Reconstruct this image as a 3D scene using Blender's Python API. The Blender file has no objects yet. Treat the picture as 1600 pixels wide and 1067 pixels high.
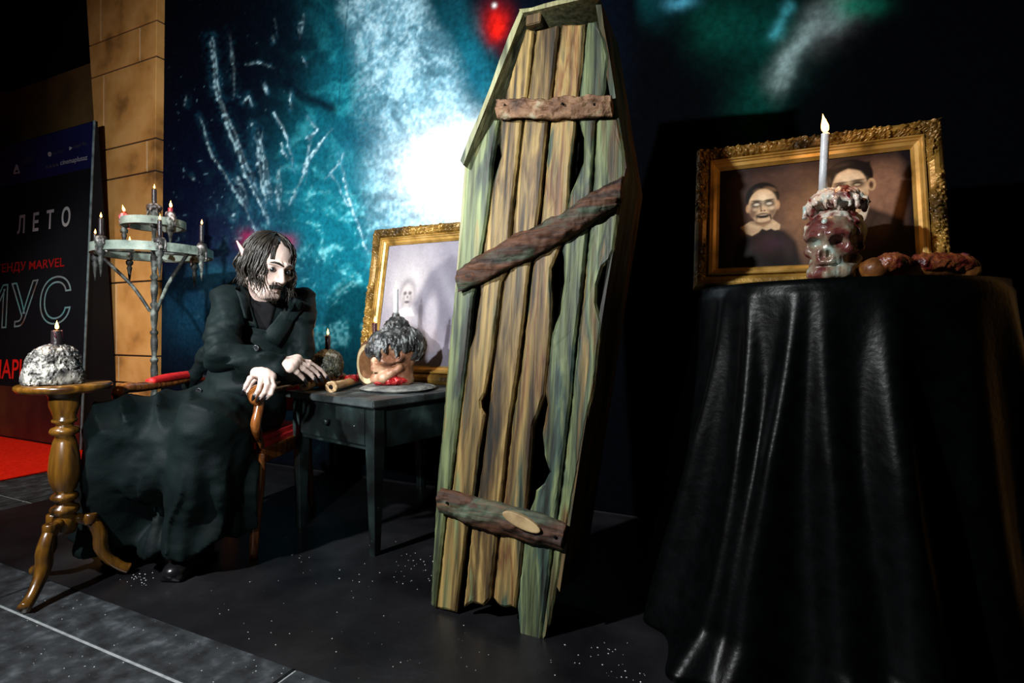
import bpy, bmesh, math, random
import numpy as np
from mathutils import Vector, Matrix
from mathutils.bvhtree import BVHTree

# ------------------------------------------------------------ camera, light, exposure
scene = bpy.context.scene
COL = scene.collection
F, HOR, CAMH = 850.0, 515.0, 0.9
cam = bpy.data.cameras.new('camera')
cam.sensor_width = 36.0
cam.lens = 36.0 * F / 1600.0
cam.shift_y = -(533.5 - HOR) / 1600.0
cam.clip_start = 0.02
camo = bpy.data.objects.new('camera', cam)
camo.location = (0, 0, CAMH)
camo.rotation_euler = (math.pi / 2, 0, 0)
COL.objects.link(camo)
scene.camera = camo

world = bpy.data.worlds.new('world')
scene.world = world
world.use_nodes = True
world.node_tree.nodes['Background'].inputs[0].default_value = (0.55, 0.75, 1.0, 1)
world.node_tree.nodes['Background'].inputs[1].default_value = 0.006

def spot(name, loc, target, power, angle, blend, radius, color):
    l = bpy.data.lights.new(name, 'SPOT')
    l.energy = power
    l.spot_size = math.radians(angle)
    l.spot_blend = blend
    l.shadow_soft_size = radius
    l.color = color
    o = bpy.data.objects.new(name, l)
    o.location = loc
    d = Vector(target) - Vector(loc)
    o.rotation_euler = d.to_track_quat('-Z', 'Y').to_euler()
    COL.objects.link(o)
    return o
spot('stage_spot', (-2.3, 0.35, 2.45), (-0.2, 2.1, 1.0), 700, 106, 1.0, 0.05, (0.97, 0.98, 1.0))
spot('stage_spot', (-1.02, -0.6, 1.6), (-1.15, 3.2, 1.7), 820, 66, 1.0, 0.05, (0.95, 0.98, 1.0))
spot('foyer_ceiling_spot', (-3.7, 1.9, 3.4), (-3.55, 3.55, 0.35), 330, 62, 0.8, 0.06, (1.0, 0.93, 0.84))

vs = scene.view_settings
vs.view_transform = 'Standard'
vs.look = 'None'
vs.exposure = 0.0
vs.gamma = 1.0
vs.use_curve_mapping = False

# ------------------------------------------------------------ small maths helpers
random.seed(7)
RNG = np.random.default_rng(11)
UA = math.radians(-25.2)                        # wall direction
U = Vector((math.cos(UA), math.sin(UA), 0))
V = Vector((-math.sin(UA), math.cos(UA), 0))
WALLV = 2.592

def P(px, py, Y):
    return Vector(((px - 800) / F * Y, Y, CAMH - (py - HOR) / F * Y))
def ray(px, py):
    return Vector(((px - 800) / F, 1.0, -(py - HOR) / F))
CAM0 = Vector((0, 0, CAMH))
def on_plane(px, py, p0, n):
    d = ray(px, py)
    t = (Vector(p0) - CAM0).dot(n) / d.dot(n)
    return CAM0 + d * t
def uv(u, v, z=0.0):
    return U * u + V * v + Vector((0, 0, z))

def srgb(r, g, b):
    f = lambda c: (c / 255 / 12.92) if c / 255 <= 0.04045 else ((c / 255 + 0.055) / 1.055) ** 2.4
    return (f(r), f(g), f(b))

def vnoise(p, seed=0):
    p = np.asarray(p, dtype=np.float64)
    i = np.floor(p).astype(np.int64)
    f = p - i
    f = f * f * (3 - 2 * f)
    def h(ix, iy, iz):
        n = (ix * 374761393 + iy * 668265263 + iz * 2147483647 + seed * 1274126177) & 0xffffffff
        n = ((n ^ (n >> 13)) * 1274126177) & 0xffffffff
        n = (n ^ (n >> 16)) & 0xffff
        return n / 65535.0
    r = 0
    for dx in (0, 1):
        for dy in (0, 1):
            for dz in (0, 1):
                w = (f[..., 0] if dx else 1 - f[..., 0]) * (f[..., 1] if dy else 1 - f[..., 1]) * (f[..., 2] if dz else 1 - f[..., 2])
                r = r + w * h(i[..., 0] + dx, i[..., 1] + dy, i[..., 2] + dz)
    return r
def fbm(p, octaves=4, seed=0):
    p = np.asarray(p, dtype=np.float64)
    a, s, t = 0.5, 0.0, 0.0
    for k in range(octaves):
        s = s + a * vnoise(p * (2 ** k), seed + k)
        t += a
        a *= 0.5
    return s / t

# ------------------------------------------------------------ object helpers
def tag(o, label=None, cat=None, group=None, kind=None):
    if label: o['label'] = label
    if cat: o['category'] = cat
    if group: o['group'] = group
    if kind: o['kind'] = kind
    return o
def mesh(name, verts, faces, mat=None, parent=None, smooth=False, loc=None):
    m = bpy.data.meshes.new(name)
    m.from_pydata([tuple(v) for v in verts], [], [tuple(int(i) for i in f) for f in faces])
    m.validate()
    m.update()
    if mat: m.materials.append(mat)
    if smooth: m.polygons.foreach_set('use_smooth', [True] * len(m.polygons))
    o = bpy.data.objects.new(name, m)
    COL.objects.link(o)
    if parent: o.parent = parent
    if loc is not None: o.location = loc
    return o
def from_bm(name, bm, mat=None, parent=None, smooth=False, loc=None):
    bmesh.ops.recalc_face_normals(bm, faces=bm.faces)
    m = bpy.data.meshes.new(name)
    bm.to_mesh(m)
    bm.free()
    if mat: m.materials.append(mat)
    if smooth: m.polygons.foreach_set('use_smooth', [True] * len(m.polygons))
    o = bpy.data.objects.new(name, m)
    COL.objects.link(o)
    if parent: o.parent = parent
    if loc is not None: o.location = loc
    return o
def empty(name, loc=(0, 0, 0), rz=0.0, mat=None):
    o = bpy.data.objects.new(name, None)
    o.empty_display_size = 0.05
    COL.objects.link(o)
    o.location = loc
    o.rotation_euler = (0, 0, rz)
    if mat is not None: o.matrix_world = mat
    return o
def box_bm(x0, x1, y0, y1, z0, z1, bevel=0.0, bm=None):
    own = bm or bmesh.new()
    r = bmesh.ops.create_cube(own, size=1.0)
    for v in r['verts']:
        v.co = Vector(((x0 + x1) / 2 + v.co.x * (x1 - x0), (y0 + y1) / 2 + v.co.y * (y1 - y0), (z0 + z1) / 2 + v.co.z * (z1 - z0)))
    if bevel > 0:
        es = list({e for v in r['verts'] for e in v.link_edges})
        bmesh.ops.bevel(own, geom=es, offset=bevel, segments=2, affect='EDGES', clamp_overlap=True)
    return own
def box(name, x0, x1, y0, y1, z0, z1, mat, parent=None, bevel=0.004):
    return from_bm(name, box_bm(x0, x1, y0, y1, z0, z1, bevel), mat, parent)
def lathe(prof, seg=28, cx=0, cy=0, z0=0, noise=0.0, nscale=30, seed=0):
    vs_, fs = [], []
    for (r, z) in prof:
        for k in range(seg):
            a = 2 * math.pi * k / seg
            vs_.append((r * math.cos(a), r * math.sin(a), z))
    n = len(prof)
    for i in range(n - 1):
        for k in range(seg):
            k2 = (k + 1) % seg
            fs.append((i * seg + k, i * seg + k2, (i + 1) * seg + k2, (i + 1) * seg + k))
    fs.append(tuple(range(seg))[::-1])
    fs.append(tuple((n - 1) * seg + k for k in range(seg)))
    A = np.array(vs_)
    if noise:
        d = (fbm(A * nscale + seed * 7.3, 3, seed) - 0.5) * 2 * noise
        rr = np.hypot(A[:, 0], A[:, 1])
        s = np.where(rr > 1e-4, (rr + d) / np.maximum(rr, 1e-4), 1)
        A[:, 0] *= s; A[:, 1] *= s
    A += np.array([cx, cy, z0])
    return A, fs
def tube(pts, radii, seg=10, flat=1.0):
    pts = [Vector(p) for p in pts]
    if not hasattr(radii, '__len__'): radii = [radii] * len(pts)
    vs_, fs = [], []
    up = None
    for i, p in enumerate(pts):
        t = (pts[min(i + 1, len(pts) - 1)] - pts[max(i - 1, 0)])
        if t.length < 1e-9: t = Vector((0, 0, 1))
        t.normalize()
        if up is None:
            up = Vector((0, 0, 1)) if abs(t.z) < 0.9 else Vector((1, 0, 0))
        s = t.cross(up)
        if s.length < 1e-6: s = t.orthogonal()
        s.normalize()
        up = s.cross(t).normalized()
        for k in range(seg):
            a = 2 * math.pi * k / seg
            vs_.append(p + s * math.cos(a) * radii[i] + up * math.sin(a) * radii[i] * flat)
    n = len(pts)
    for i in range(n - 1):
        for k in range(seg):
            k2 = (k + 1) % seg
            fs.append((i * seg + k, i * seg + k2, (i + 1) * seg + k2, (i + 1) * seg + k))
    fs.append(tuple(range(seg))[::-1])
    fs.append(tuple((n - 1) * seg + k for k in range(seg)))
    return vs_, fs
def spline(pts, n=24):
    pts = [Vector(p) for p in pts]
    out = []
    m = len(pts) - 1
    for i in range(n + 1):
        x = i / n * m
        k = min(int(x), m - 1)
        t = x - k
        p0, p1, p2, p3 = pts[max(k - 1, 0)], pts[k], pts[k + 1], pts[min(k + 2, m)]
        out.append(0.5 * ((2 * p1) + (p2 - p0) * t + (2 * p0 - 5 * p1 + 4 * p2 - p3) * t * t + (3 * p1 - p0 - 3 * p2 + p3) * t ** 3))
    return out
def lerp_list(vals, n):
    m = len(vals) - 1
    return [vals[min(int(i / n * m), m - 1)] + (vals[min(int(i / n * m), m - 1) + 1] - vals[min(int(i / n * m), m - 1)]) * (i / n * m - min(int(i / n * m), m - 1)) for i in range(n + 1)]
def join(parts):
    vs_, fs, o = [], [], 0
    for v, f in parts:
        vs_ += [tuple(x) for x in v]
        fs += [tuple(int(i) + o for i in q) for q in f]
        o += len(v)
    return vs_, fs

# ------------------------------------------------------------ signed distance modelling (surface nets)
def A3(p): return np.array(p, dtype=np.float64)
def cap(p, a, b, ra, rb=None):
    rb = ra if rb is None else rb
    a, b = A3(a), A3(b)
    ab = b - a
    h = np.clip(((p - a) @ ab) / max(ab @ ab, 1e-12), 0, 1)
    return np.linalg.norm(p - a - h[:, None] * ab, axis=1) - (ra + (rb - ra) * h)
def ell(p, c, r):
    q = (p - A3(c))
    r = A3(r)
    k0 = np.linalg.norm(q / r, axis=1)
    k1 = np.linalg.norm(q / (r * r), axis=1)
    return k0 * (k0 - 1) / np.maximum(k1, 1e-9)
def sbox(p, c, hsz, rad=0.0):
    q = np.abs(p - A3(c)) - (A3(hsz) - rad)
    return np.linalg.norm(np.maximum(q, 0), axis=1) + np.minimum(q.max(axis=1), 0) - rad
def smin(a, b, k):
    h = np.clip(0.5 + 0.5 * (b - a) / k, 0, 1)
    return b * (1 - h) + a * h - k * h * (1 - h)
def smax(a, b, k): return -smin(-a, -b, k)
def surfnet(f, lo, hi, h):
    lo, hi = A3(lo), A3(hi)
    n = np.ceil((hi - lo) / h).astype(int) + 1
    g = [lo[i] + h * np.arange(n[i]) for i in range(3)]
    X, Y, Z = np.meshgrid(*g, indexing='ij')
    D = f(np.stack([X.ravel(), Y.ravel(), Z.ravel()], 1)).reshape(n)
    for ax in range(3):
        sl = [slice(None)] * 3
        for e in (0, -1):
            sl[ax] = e
            D[tuple(sl)] = np.maximum(D[tuple(sl)], h * 0.5)
    S = D < 0
    nc = n - 1
    cs = {}
    for a in (0, 1):
        for b in (0, 1):
            for c in (0, 1):
                cs[(a, b, c)] = (slice(a, a + nc[0]), slice(b, b + nc[1]), slice(c, c + nc[2]))
    cnt = sum(S[s].astype(np.int8) for s in cs.values())
    act = (cnt > 0) & (cnt < 8)
    idx = -np.ones(nc, dtype=np.int64)
    ai = np.argwhere(act)
    idx[act] = np.arange(len(ai))
    acc = np.zeros((len(ai), 3)); w = np.zeros(len(ai))
    cor = list(cs.keys())
    for i1 in range(8):
        for i2 in range(i1 + 1, 8):
            c1, c2 = cor[i1], cor[i2]
            if sum(abs(a - b) for a, b in zip(c1, c2)) != 1: continue
            d1 = D[ai[:, 0] + c1[0], ai[:, 1] + c1[1], ai[:, 2] + c1[2]]
            d2 = D[ai[:, 0] + c2[0], ai[:, 1] + c2[1], ai[:, 2] + c2[2]]
            m = (d1 < 0) != (d2 < 0)
            t = np.where(m, d1 / np.where(np.abs(d1 - d2) < 1e-12, 1, d1 - d2), 0)
            pt = A3(c1) + t[:, None] * (A3(c2) - A3(c1))
            acc += pt * m[:, None]; w += m
    verts = lo + h * (ai + acc / w[:, None])
    faces = []
    for ax in range(3):
        b, c = [(1, 2), (2, 0), (0, 1)][ax]
        s1 = [slice(None)] * 3; s2 = [slice(None)] * 3
        s1[ax] = slice(0, -1); s2[ax] = slice(1, None)
        ch = S[tuple(s1)] != S[tuple(s2)]
        e = np.argwhere(ch)
        e = e[(e[:, b] > 0) & (e[:, c] > 0) & (e[:, b] < n[b] - 1) & (e[:, c] < n[c] - 1)]
        inside = S[e[:, 0], e[:, 1], e[:, 2]]
        def cell(db, dc):
            q = e.copy(); q[:, b] -= db; q[:, c] -= dc
            return idx[q[:, 0], q[:, 1], q[:, 2]]
        q = np.stack([cell(1, 1), cell(0, 1), cell(0, 0), cell(1, 0)], 1)
        q[~inside] = q[~inside][:, ::-1]
        faces.append(q)
    return verts, np.concatenate(faces)

# ------------------------------------------------------------ materials
def new_mat(name):
    m = bpy.data.materials.new(name)
    m.use_nodes = True
    return m, m.node_tree, m.node_tree.nodes['Principled BSDF']
def noise_mat(name, cols, scale=6.0, rough=0.6, metallic=0.0, bump=0.0, bscale=None, stretch=(1, 1, 1), spec=0.5, detail=5.0, lo=0.3, hi=0.7, sheen=0.0, coat=0.0, specks=None, rough2=None):
    m, nt, b = new_mat(name)
    N, L = nt.nodes, nt.links
    tc = N.new('ShaderNodeTexCoord'); mp = N.new('ShaderNodeMapping')
    mp.inputs['Scale'].default_value = stretch
    L.new(tc.outputs['Object'], mp.inputs['Vector'])
    nz = N.new('ShaderNodeTexNoise'); nz.inputs['Scale'].default_value = scale; nz.inputs['Detail'].default_value = detail
    L.new(mp.outputs[0], nz.inputs['Vector'])
    cr = N.new('ShaderNodeValToRGB')
    el = cr.color_ramp.elements
    for i, c in enumerate(cols):
        pos = lo + (hi - lo) * i / max(len(cols) - 1, 1)
        if i < 2: e = el[i]; e.position = pos
        else: e = el.new(pos)
        e.color = (*c, 1)
    if len(cols) == 1: el[1].color = (*cols[0], 1)
    L.new(nz.outputs['Fac'], cr.inputs['Fac'])
    out = cr.outputs['Color']
    if specks:
        sc, th, colr = specks
        n2 = N.new('ShaderNodeTexNoise'); n2.inputs['Scale'].default_value = sc; n2.inputs['Detail'].default_value = 3
        L.new(tc.outputs['Object'], n2.inputs['Vector'])
        r2 = N.new('ShaderNodeValToRGB'); r2.color_ramp.elements[0].position = th; r2.color_ramp.elements[1].position = th + 0.05
        L.new(n2.outputs['Fac'], r2.inputs['Fac'])
        mx = N.new('ShaderNodeMix'); mx.data_type = 'RGBA'
        L.new(r2.outputs['Color'], mx.inputs['Factor']); L.new(out, mx.inputs[6]); mx.inputs[7].default_value = (*colr, 1)
        out = mx.outputs[2]
    L.new(out, b.inputs['Base Color'])
    b.inputs['Roughness'].default_value = rough
    if rough2 is not None:
        mr = N.new('ShaderNodeMapRange'); mr.inputs['To Min'].default_value = rough; mr.inputs['To Max'].default_value = rough2
        L.new(nz.outputs['Fac'], mr.inputs['Value']); L.new(mr.outputs[0], b.inputs['Roughness'])
    b.inputs['Metallic'].default_value = metallic
    b.inputs['Specular IOR Level'].default_value = spec
    b.inputs['Sheen Weight'].default_value = sheen
    b.inputs['Coat Weight'].default_value = coat
    b.inputs['Coat Roughness'].default_value = 0.12
    if bump:
        n3 = N.new('ShaderNodeTexNoise'); n3.inputs['Scale'].default_value = bscale or scale * 3; n3.inputs['Detail'].default_value = 4
        L.new(mp.outputs[0], n3.inputs['Vector'])
        bp = N.new('ShaderNodeBump'); bp.inputs['Strength'].default_value = bump; bp.inputs['Distance'].default_value = 0.01
        L.new(n3.outputs['Fac'], bp.inputs['Height']); L.new(bp.outputs[0], b.inputs['Normal'])
    return m
def emit_mat(name, col, s):
    m, nt, b = new_mat(name)
    b.inputs['Base Color'].default_value = (*col, 1)
    b.inputs['Emission Color'].default_value = (*col, 1)
    b.inputs['Emission Strength'].default_value = s
    return m
def attr_mat(name, rough=0.5, spec=0.4, grain=0.0, gscale=60, coat=0.0):
    m, nt, b = new_mat(name)
    N, L = nt.nodes, nt.links
    a = N.new('ShaderNodeAttribute'); a.attribute_name = 'print'
    out = a.outputs['Color']
    if grain:
        tc = N.new('ShaderNodeTexCoord')
        nz = N.new('ShaderNodeTexNoise'); nz.inputs['Scale'].default_value = gscale; nz.inputs['Detail'].default_value = 4
        L.new(tc.outputs['Object'], nz.inputs['Vector'])
        mr = N.new('ShaderNodeMapRange'); mr.inputs['From Min'].default_value = 0.3; mr.inputs['From Max'].default_value = 0.7
        mr.inputs['To Min'].default_value = 1 - grain; mr.inputs['To Max'].default_value = 1 + grain
        L.new(nz.outputs['Fac'], mr.inputs['Value'])
        mx = N.new('ShaderNodeMix'); mx.data_type = 'RGBA'; mx.blend_type = 'MULTIPLY'; mx.inputs['Factor'].default_value = 1
        L.new(out, mx.inputs[6]); L.new(mr.outputs[0], mx.inputs[7])
        out = mx.outputs[2]
    L.new(out, b.inputs['Base Color'])
    b.inputs['Roughness'].default_value = rough
    b.inputs['Specular IOR Level'].default_value = spec
    b.inputs['Coat Weight'].default_value = coat
    return m
def set_print(o, rgb):
    m = o.data
    at = m.color_attributes.new('print', 'FLOAT_COLOR', 'POINT')
    c = np.ones((len(m.vertices), 4), dtype=np.float32)
    c[:, :3] = rgb
    at.data.foreach_set('color', c.ravel())

M = {}
M['black'] = noise_mat('black paint', [(0.004, 0.004, 0.005), (0.008, 0.008, 0.01)], 5, 0.8, spec=0.2)
M['ceiling'] = noise_mat('black ceiling', [(0.002, 0.002, 0.003), (0.004, 0.004, 0.006)], 5, 0.9, spec=0.1)
M['stone'] = noise_mat('tan stone', [srgb(120, 80, 40), srgb(204, 144, 76), srgb(226, 168, 98)], 3.2, 0.62, bump=0.15, bscale=14, lo=0.3, hi=0.62, spec=0.3, detail=8)
M['grout'] = noise_mat('dark grout', [(0.01, 0.008, 0.006), (0.02, 0.015, 0.01)], 20, 0.9)
M['palegrout'] = noise_mat('pale grout', [srgb(200, 190, 160), srgb(230, 220, 190)], 20, 0.9)
M['beige'] = noise_mat('beige plaster', [srgb(84, 62, 34), srgb(118, 88, 50)], 4, 0.8, bump=0.1, spec=0.2)
M['tile'] = noise_mat('grey floor tile', [srgb(26, 28, 30), srgb(48, 52, 55), srgb(84, 90, 94)], 17, 0.5, bump=0.3, bscale=40, lo=0.35, hi=0.75, detail=9, specks=(55, 0.72, srgb(150, 158, 160)))
M['tilegrout'] = noise_mat('light tile grout', [srgb(120, 125, 125), srgb(160, 165, 165)], 30, 0.9)
M['mat'] = noise_mat('black floor vinyl', [(0.004, 0.004, 0.005), (0.01, 0.01, 0.011), (0.02, 0.02, 0.022)], 3.5, 0.34, bump=0.15, bscale=25, spec=0.4, lo=0.35, hi=0.75, detail=8)
M['carpet'] = noise_mat('red carpet', [srgb(205, 22, 6), srgb(240, 40, 14)], 60, 0.95, bump=0.4, bscale=200, spec=0.1)
M['dust'] = noise_mat('white plaster crumbs', [srgb(150, 155, 155), srgb(220, 220, 215)], 30, 0.9)

# ------------------------------------------------------------ the setting (local x = along the wall, local y = towards the wall)
def setting(name, x0, x1, y0, y1, z0, z1, mat, bevel=0.0):
    o = box(name, x0, x1, y0, y1, z0, z1, mat, None, bevel)
    o.rotation_euler.z = UA
    return tag(o, kind='structure')
floor = setting('floor', -8.5, 5.0, -4.0, 4.6, -0.12, -0.006, M['tilegrout'])
tile_bm = box_bm(0.006, 1.194, 0.006, 0.594, -0.012, 0.0, 0.002)
tile_me = bpy.data.meshes.new('tile'); tile_bm.to_mesh(tile_me); tile_bm.free(); tile_me.materials.append(M['tile'])
for iu in range(-5, 3):
    for iv in range(-3, 5):
        x, y = -1.134 + 1.2 * iu, 0.897 + 0.6 * iv
        if x > -1.2 and y > 1.2: continue
        if -3.4 < x and y > 1.1: continue
        t = bpy.data.objects.new('tile', tile_me); COL.objects.link(t)
        t.parent = floor; t.location = (x, y, 0)
ceil = setting('ceiling', -8.5, 5.0, -4.0, 4.6, 3.7, 3.8, M['ceiling'])
wall_back = setting('wall_back', -4.2, 2.6, WALLV + 0.01, WALLV + 0.2, 0, 3.7, M['black'])
wall_far = setting('wall_far', -6.6, -4.2, WALLV + 0.06, WALLV + 0.2, 0, 3.16, M['beige'])
soffit = setting('trim_1', -8.0, -4.2, WALLV + 0.02, WALLV + 0.2, 3.16, 3.7, M['ceiling'])
wall_left = setting('wall_left', -6.75, -6.6, -1.0, WALLV + 0.2, 0, 3.16, M['beige'])

# stone-clad pillar: flared front, one slab object per stone
pillar = empty('stone_pillar', uv(-4.2, WALLV, 0), UA)
tag(pillar, 'tan stone clad pillar flaring outwards towards the ceiling', 'pillar')
PN = -V
PP = uv(-4.2, WALLV - 0.06, 0)
def pil(px, py):
    q = on_plane(px, py, PP, PN)
    r = q - pillar.location
    return (r.dot(U), r.z)
lx_top, _ = pil(135, 0); lx_bot, _ = pil(175, 640)
rx_top, zt = pil(247, 0); rx_bot, zb = pil(240, 640)
def edge(z, a):      # left / right edge of the pillar at a height
    z0, z1 = pil(135, 0)[1], pil(175, 640)[1]
    t = (z - z1) / (z0 - z1)
    return (lx_bot + (lx_top - lx_bot) * t) if a == 0 else (rx_bot + (rx_top - rx_bot) * t)
zs = [0.0] + [pil(200, y)[1] for y in (640, 598, 555.5, 441, 275, 226, 103, 49)] + [3.68]
pb = bmesh.new()
core = [(edge(0, 0) + .015, 0), (edge(0, 1) - .015, 0), (edge(3.68, 1) - .015, 3.68), (edge(3.68, 0) + .015, 3.68)]
vv = [pb.verts.new((x, y, z)) for y in (-0.052, 0.0) for x, z in core]
for f in ((0, 1, 2, 3), (7, 6, 5, 4), (0, 4, 5, 1), (1, 5, 6, 2), (2, 6, 7, 3), (3, 7, 4, 0)): pb.faces.new([vv[i] for i in f])
from_bm('core', pb, M['grout'], pillar)
splits = [None, 0.5, 0.28, None, 0.30, None, 0.86, 0.16, 0.76, 0.21, 0.70]
splits = [0.4, None, 0.22, 0.22, None, 0.86, 0.18, 0.76, 0.21, 0.68]
def slab(x00, x01, x10, x11, z0, z1, name='stone'):
    g = 0.006
    b = bmesh.new()
    c = [(x00 + g, z0 + g), (x01 - g, z0 + g), (x11 - g, z1 - g), (x10 + g, z1 - g)]
    w = [b.verts.new((x, y, z)) for y in (-0.064, -0.001) for x, z in c]
    for f in ((0, 1, 2, 3), (7, 6, 5, 4), (0, 4, 5, 1), (1, 5, 6, 2), (2, 6, 7, 3), (3, 7, 4, 0)): b.faces.new([w[i] for i in f])
    bmesh.ops.bevel(b, geom=[e for e in b.edges if all(v.co.y < -0.05 for v in e.verts)], offset=0.003, segments=1, affect='EDGES')
    return from_bm(name, b, M['stone'], pillar)
for i in range(len(zs) - 1):
    z0, z1 = zs[i], zs[i + 1]
    l0, r0, l1, r1 = edge(z0, 0), edge(z0, 1), edge(z1, 0), edge(z1, 1)
    s = splits[i] if i < len(splits) else None
    if s is None:
        slab(l0, r0, l1, r1, z0, z1)
    else:
        xm = (l0 + l1) / 2 + ((r0 + r1) / 2 - (l0 + l1) / 2) * s
        slab(l0, xm, l1, xm, z0, z1); slab(xm, r0, xm, r1, z0, z1)
        box('joint', xm - 0.004, xm + 0.004, -0.060, -0.05, z0 + .01, z1 - .01, M['palegrout'], pillar, 0)
# matching pillar at the other end of the backdrop (only a sliver is in view)
rp = empty('stone_pillar', uv(1.02, WALLV, 0), UA)
tag(rp, 'dim golden stone pillar at the right end of the backdrop', 'pillar')
box('core', 0.0, 0.6, -0.30, 0.0, 0, 3.68, M['grout'], rp, 0)
for k in range(6):
    box('stone', 0.0, 0.6, -0.31, -0.28, 0.12 + k * 0.59 if k else 0.16, 0.12 + (k + 1) * 0.59 - 0.008, M['stone'], rp, 0.003)
box('plinth', -0.02, 0.62, -0.335, -0.02, 0, 0.15, M['stone'], rp, 0.006)

# black floor sheet, red carpet
fs_ = box('floor_sheet', -3.446, 4.4, 1.058, WALLV, 0.0, 0.003, M['mat'], None, 0.001)
fs_.rotation_euler.z = UA
tag(fs_, 'black vinyl sheet covering the floor below the backdrop', 'floor sheet')
rc = box('red_carpet', -6.55, -4.12, 0.2, 2.32, 0.0, 0.008, M['carpet'], None, 0.003)
rc.rotation_euler.z = UA
tag(rc, 'bright red carpet lying under the film poster stand', 'carpet')

# ------------------------------------------------------------ printed backdrop, painted as vertex colours
def sm(x, a, b):
    t = np.clip((x - a) / (b - a), 0, 1)
    return t * t * (3 - 2 * t)
def gau(px, py, cx, cy, sx, sy, rot=0):
    c, s = math.cos(math.radians(rot)), math.sin(math.radians(rot))
    x, y = px - cx, py - cy
    return np.exp(-(((x * c + y * s) / sx) ** 2 + ((-x * s + y * c) / sy) ** 2))
def seg_dist(px, py, pts):
    best = np.full(px.shape, 1e9); tt = np.zeros(px.shape)
    n = len(pts) - 1
    for i in range(n):
        ax, ay = pts[i]; bx, by = pts[i + 1]
        dx, dy = bx - ax, by - ay
        h = np.clip(((px - ax) * dx + (py - ay) * dy) / (dx * dx + dy * dy), 0, 1)
        d = np.hypot(px - ax - h * dx, py - ay - h * dy)
        m = d < best
        best = np.where(m, d, best); tt = np.where(m, (i + h) / n, tt)
    return best, tt
def mural():
    nx, nz_ = 760, 340
    pxs = np.linspace(246, 1680, nx)
    us = []
    for a in pxs:
        q = on_plane(a, 500, uv(0, WALLV), V)
        us.append(q.dot(U))
    us = np.array(us)
    zs_ = np.linspace(0.02, 3.45, nz_)
    UU, ZZ = np.meshgrid(us, zs_, indexing='ij')
    X = UU * U.x + WALLV * V.x; Yd = UU * U.y + WALLV * V.y
    px = 800 + X / Yd * F; py = HOR - (ZZ - CAMH) / Yd * F
    q3 = np.stack([px, py, px * 0], -1)
    n0 = fbm(q3 / 60, 3, 33)
    qw = q3 + (np.stack([n0, fbm(q3 / 60 + 40, 3, 34), n0 * 0], -1) - .5) * 70
    n1 = fbm(qw / 20, 6, 3); n2 = fbm(q3 / 45, 4, 5); n3 = fbm(q3 / 120, 4, 9); n4 = vnoise(q3 / 4, 21)
    wx = px + (n3 - .5) * 40; wy = py + (n2 - .5) * 30
    C = np.zeros(px.shape + (3,))
    def mix(col, a):
        a = np.clip(a, 0, 1)[..., None]
        C[:] = C * (1 - a) + np.array(srgb(*col)) * a
    C[:] = np.array(srgb(2, 3, 6))
    left = sm(px, 1010, 960)
    mix((4, 7, 16), left * sm(px + py * .6, 1010, 820))
    mix((9, 13, 38), gau(wx, wy, 330, 340, 125, 170) * 0.95)
    mix((30, 26, 62), gau(wx, wy, 390, 400, 90, 80) * 0.7)
    mix((20, 66, 92), gau(wx, wy, 300, 490, 45, 55) * 0.6)
    mix((34, 84, 104), gau(wx, wy, 345, 425, 35, 22) * 0.8)
    # teal field
    teal = np.clip(gau(wx, wy, 560, 120, 75, 190) + gau(wx, wy, 590, 400, 150, 150) + gau(wx, wy, 505, 260, 60, 110) + gau(wx, wy, 740, 100, 48, 95, -25) * .8, 0, 1)
    mix((10, 92, 108), teal * (0.55 + 0.6 * n2))
    mix((34, 132, 144), teal * sm(n1, .45, .75) * 0.7)
    mix((120, 196, 204), teal * sm(n1 * .75 + n4 * .25, .56, .80) * sm(py, 150, 420) * 0.8)
    mix((4, 10, 22), gau(wx, wy, 455, 60, 60, 140) * .75)
    # pale beam widening towards the coffin
    ctr = 600 + (py - 0) * 0.30
    hw = 62 + np.clip(py, 0, 400) * 0.19
    beam = sm(np.abs(wx - ctr), hw * 1.2, hw * 0.55) * sm(py, 470, 330)
    mix((96, 140, 156), beam * (0.5 + 0.7 * n2))
    mix((146, 180, 192), beam * sm(n1 * .7 + n4 * .3, .40, .66) * 0.9)
    mix((34, 70, 84), beam * sm(n1, .46, .28) * 0.7)
    hot = np.clip(gau(wx, wy, 715, 258, 80, 56) * 1.25 + gau(wx, wy, 745, 310, 70, 60), 0, 1)  # pale print, with the spotlight's reflection painted in as extra white
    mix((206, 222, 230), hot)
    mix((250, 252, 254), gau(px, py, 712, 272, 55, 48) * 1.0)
    mix((8, 62, 80), gau(wx, wy, 560, 215, 40, 38) * .75)
    # dark upper right of the beam with a red smudge
    mix((3, 8, 18), sm(px + (py - 40) * -0.35, 718, 770) * sm(py, 260, 120) * left * 0.95)
    mix((12, 74, 92), gau(wx, wy, 735, 118, 34, 60, -20) * (0.4 + .8 * n1))
    mix((150, 14, 12), gau(wx, wy, 772, 34, 22, 22) * 1.0)
    mix((205, 24, 14), gau(wx, wy, 775, 40, 12, 14) * 1.0)
    mix((70, 10, 16), gau(wx, wy, 795, 72, 16, 12) * .8)
    mix((235, 230, 230), gau(px, py, 773, 9, 3.2, 3.2))
    mix((170, 36, 84), gau(wx, wy, 393, 372, 13, 11) * .6 + gau(wx, wy, 444, 376, 15, 10) * .55)
    # dark brow and streaks fanning upwards
    d, t = seg_dist(px, py, [(450, 130), (475, 150), (520, 170)]); mix((3, 12, 24), np.exp(-(d / 9) ** 2) * .9)
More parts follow.
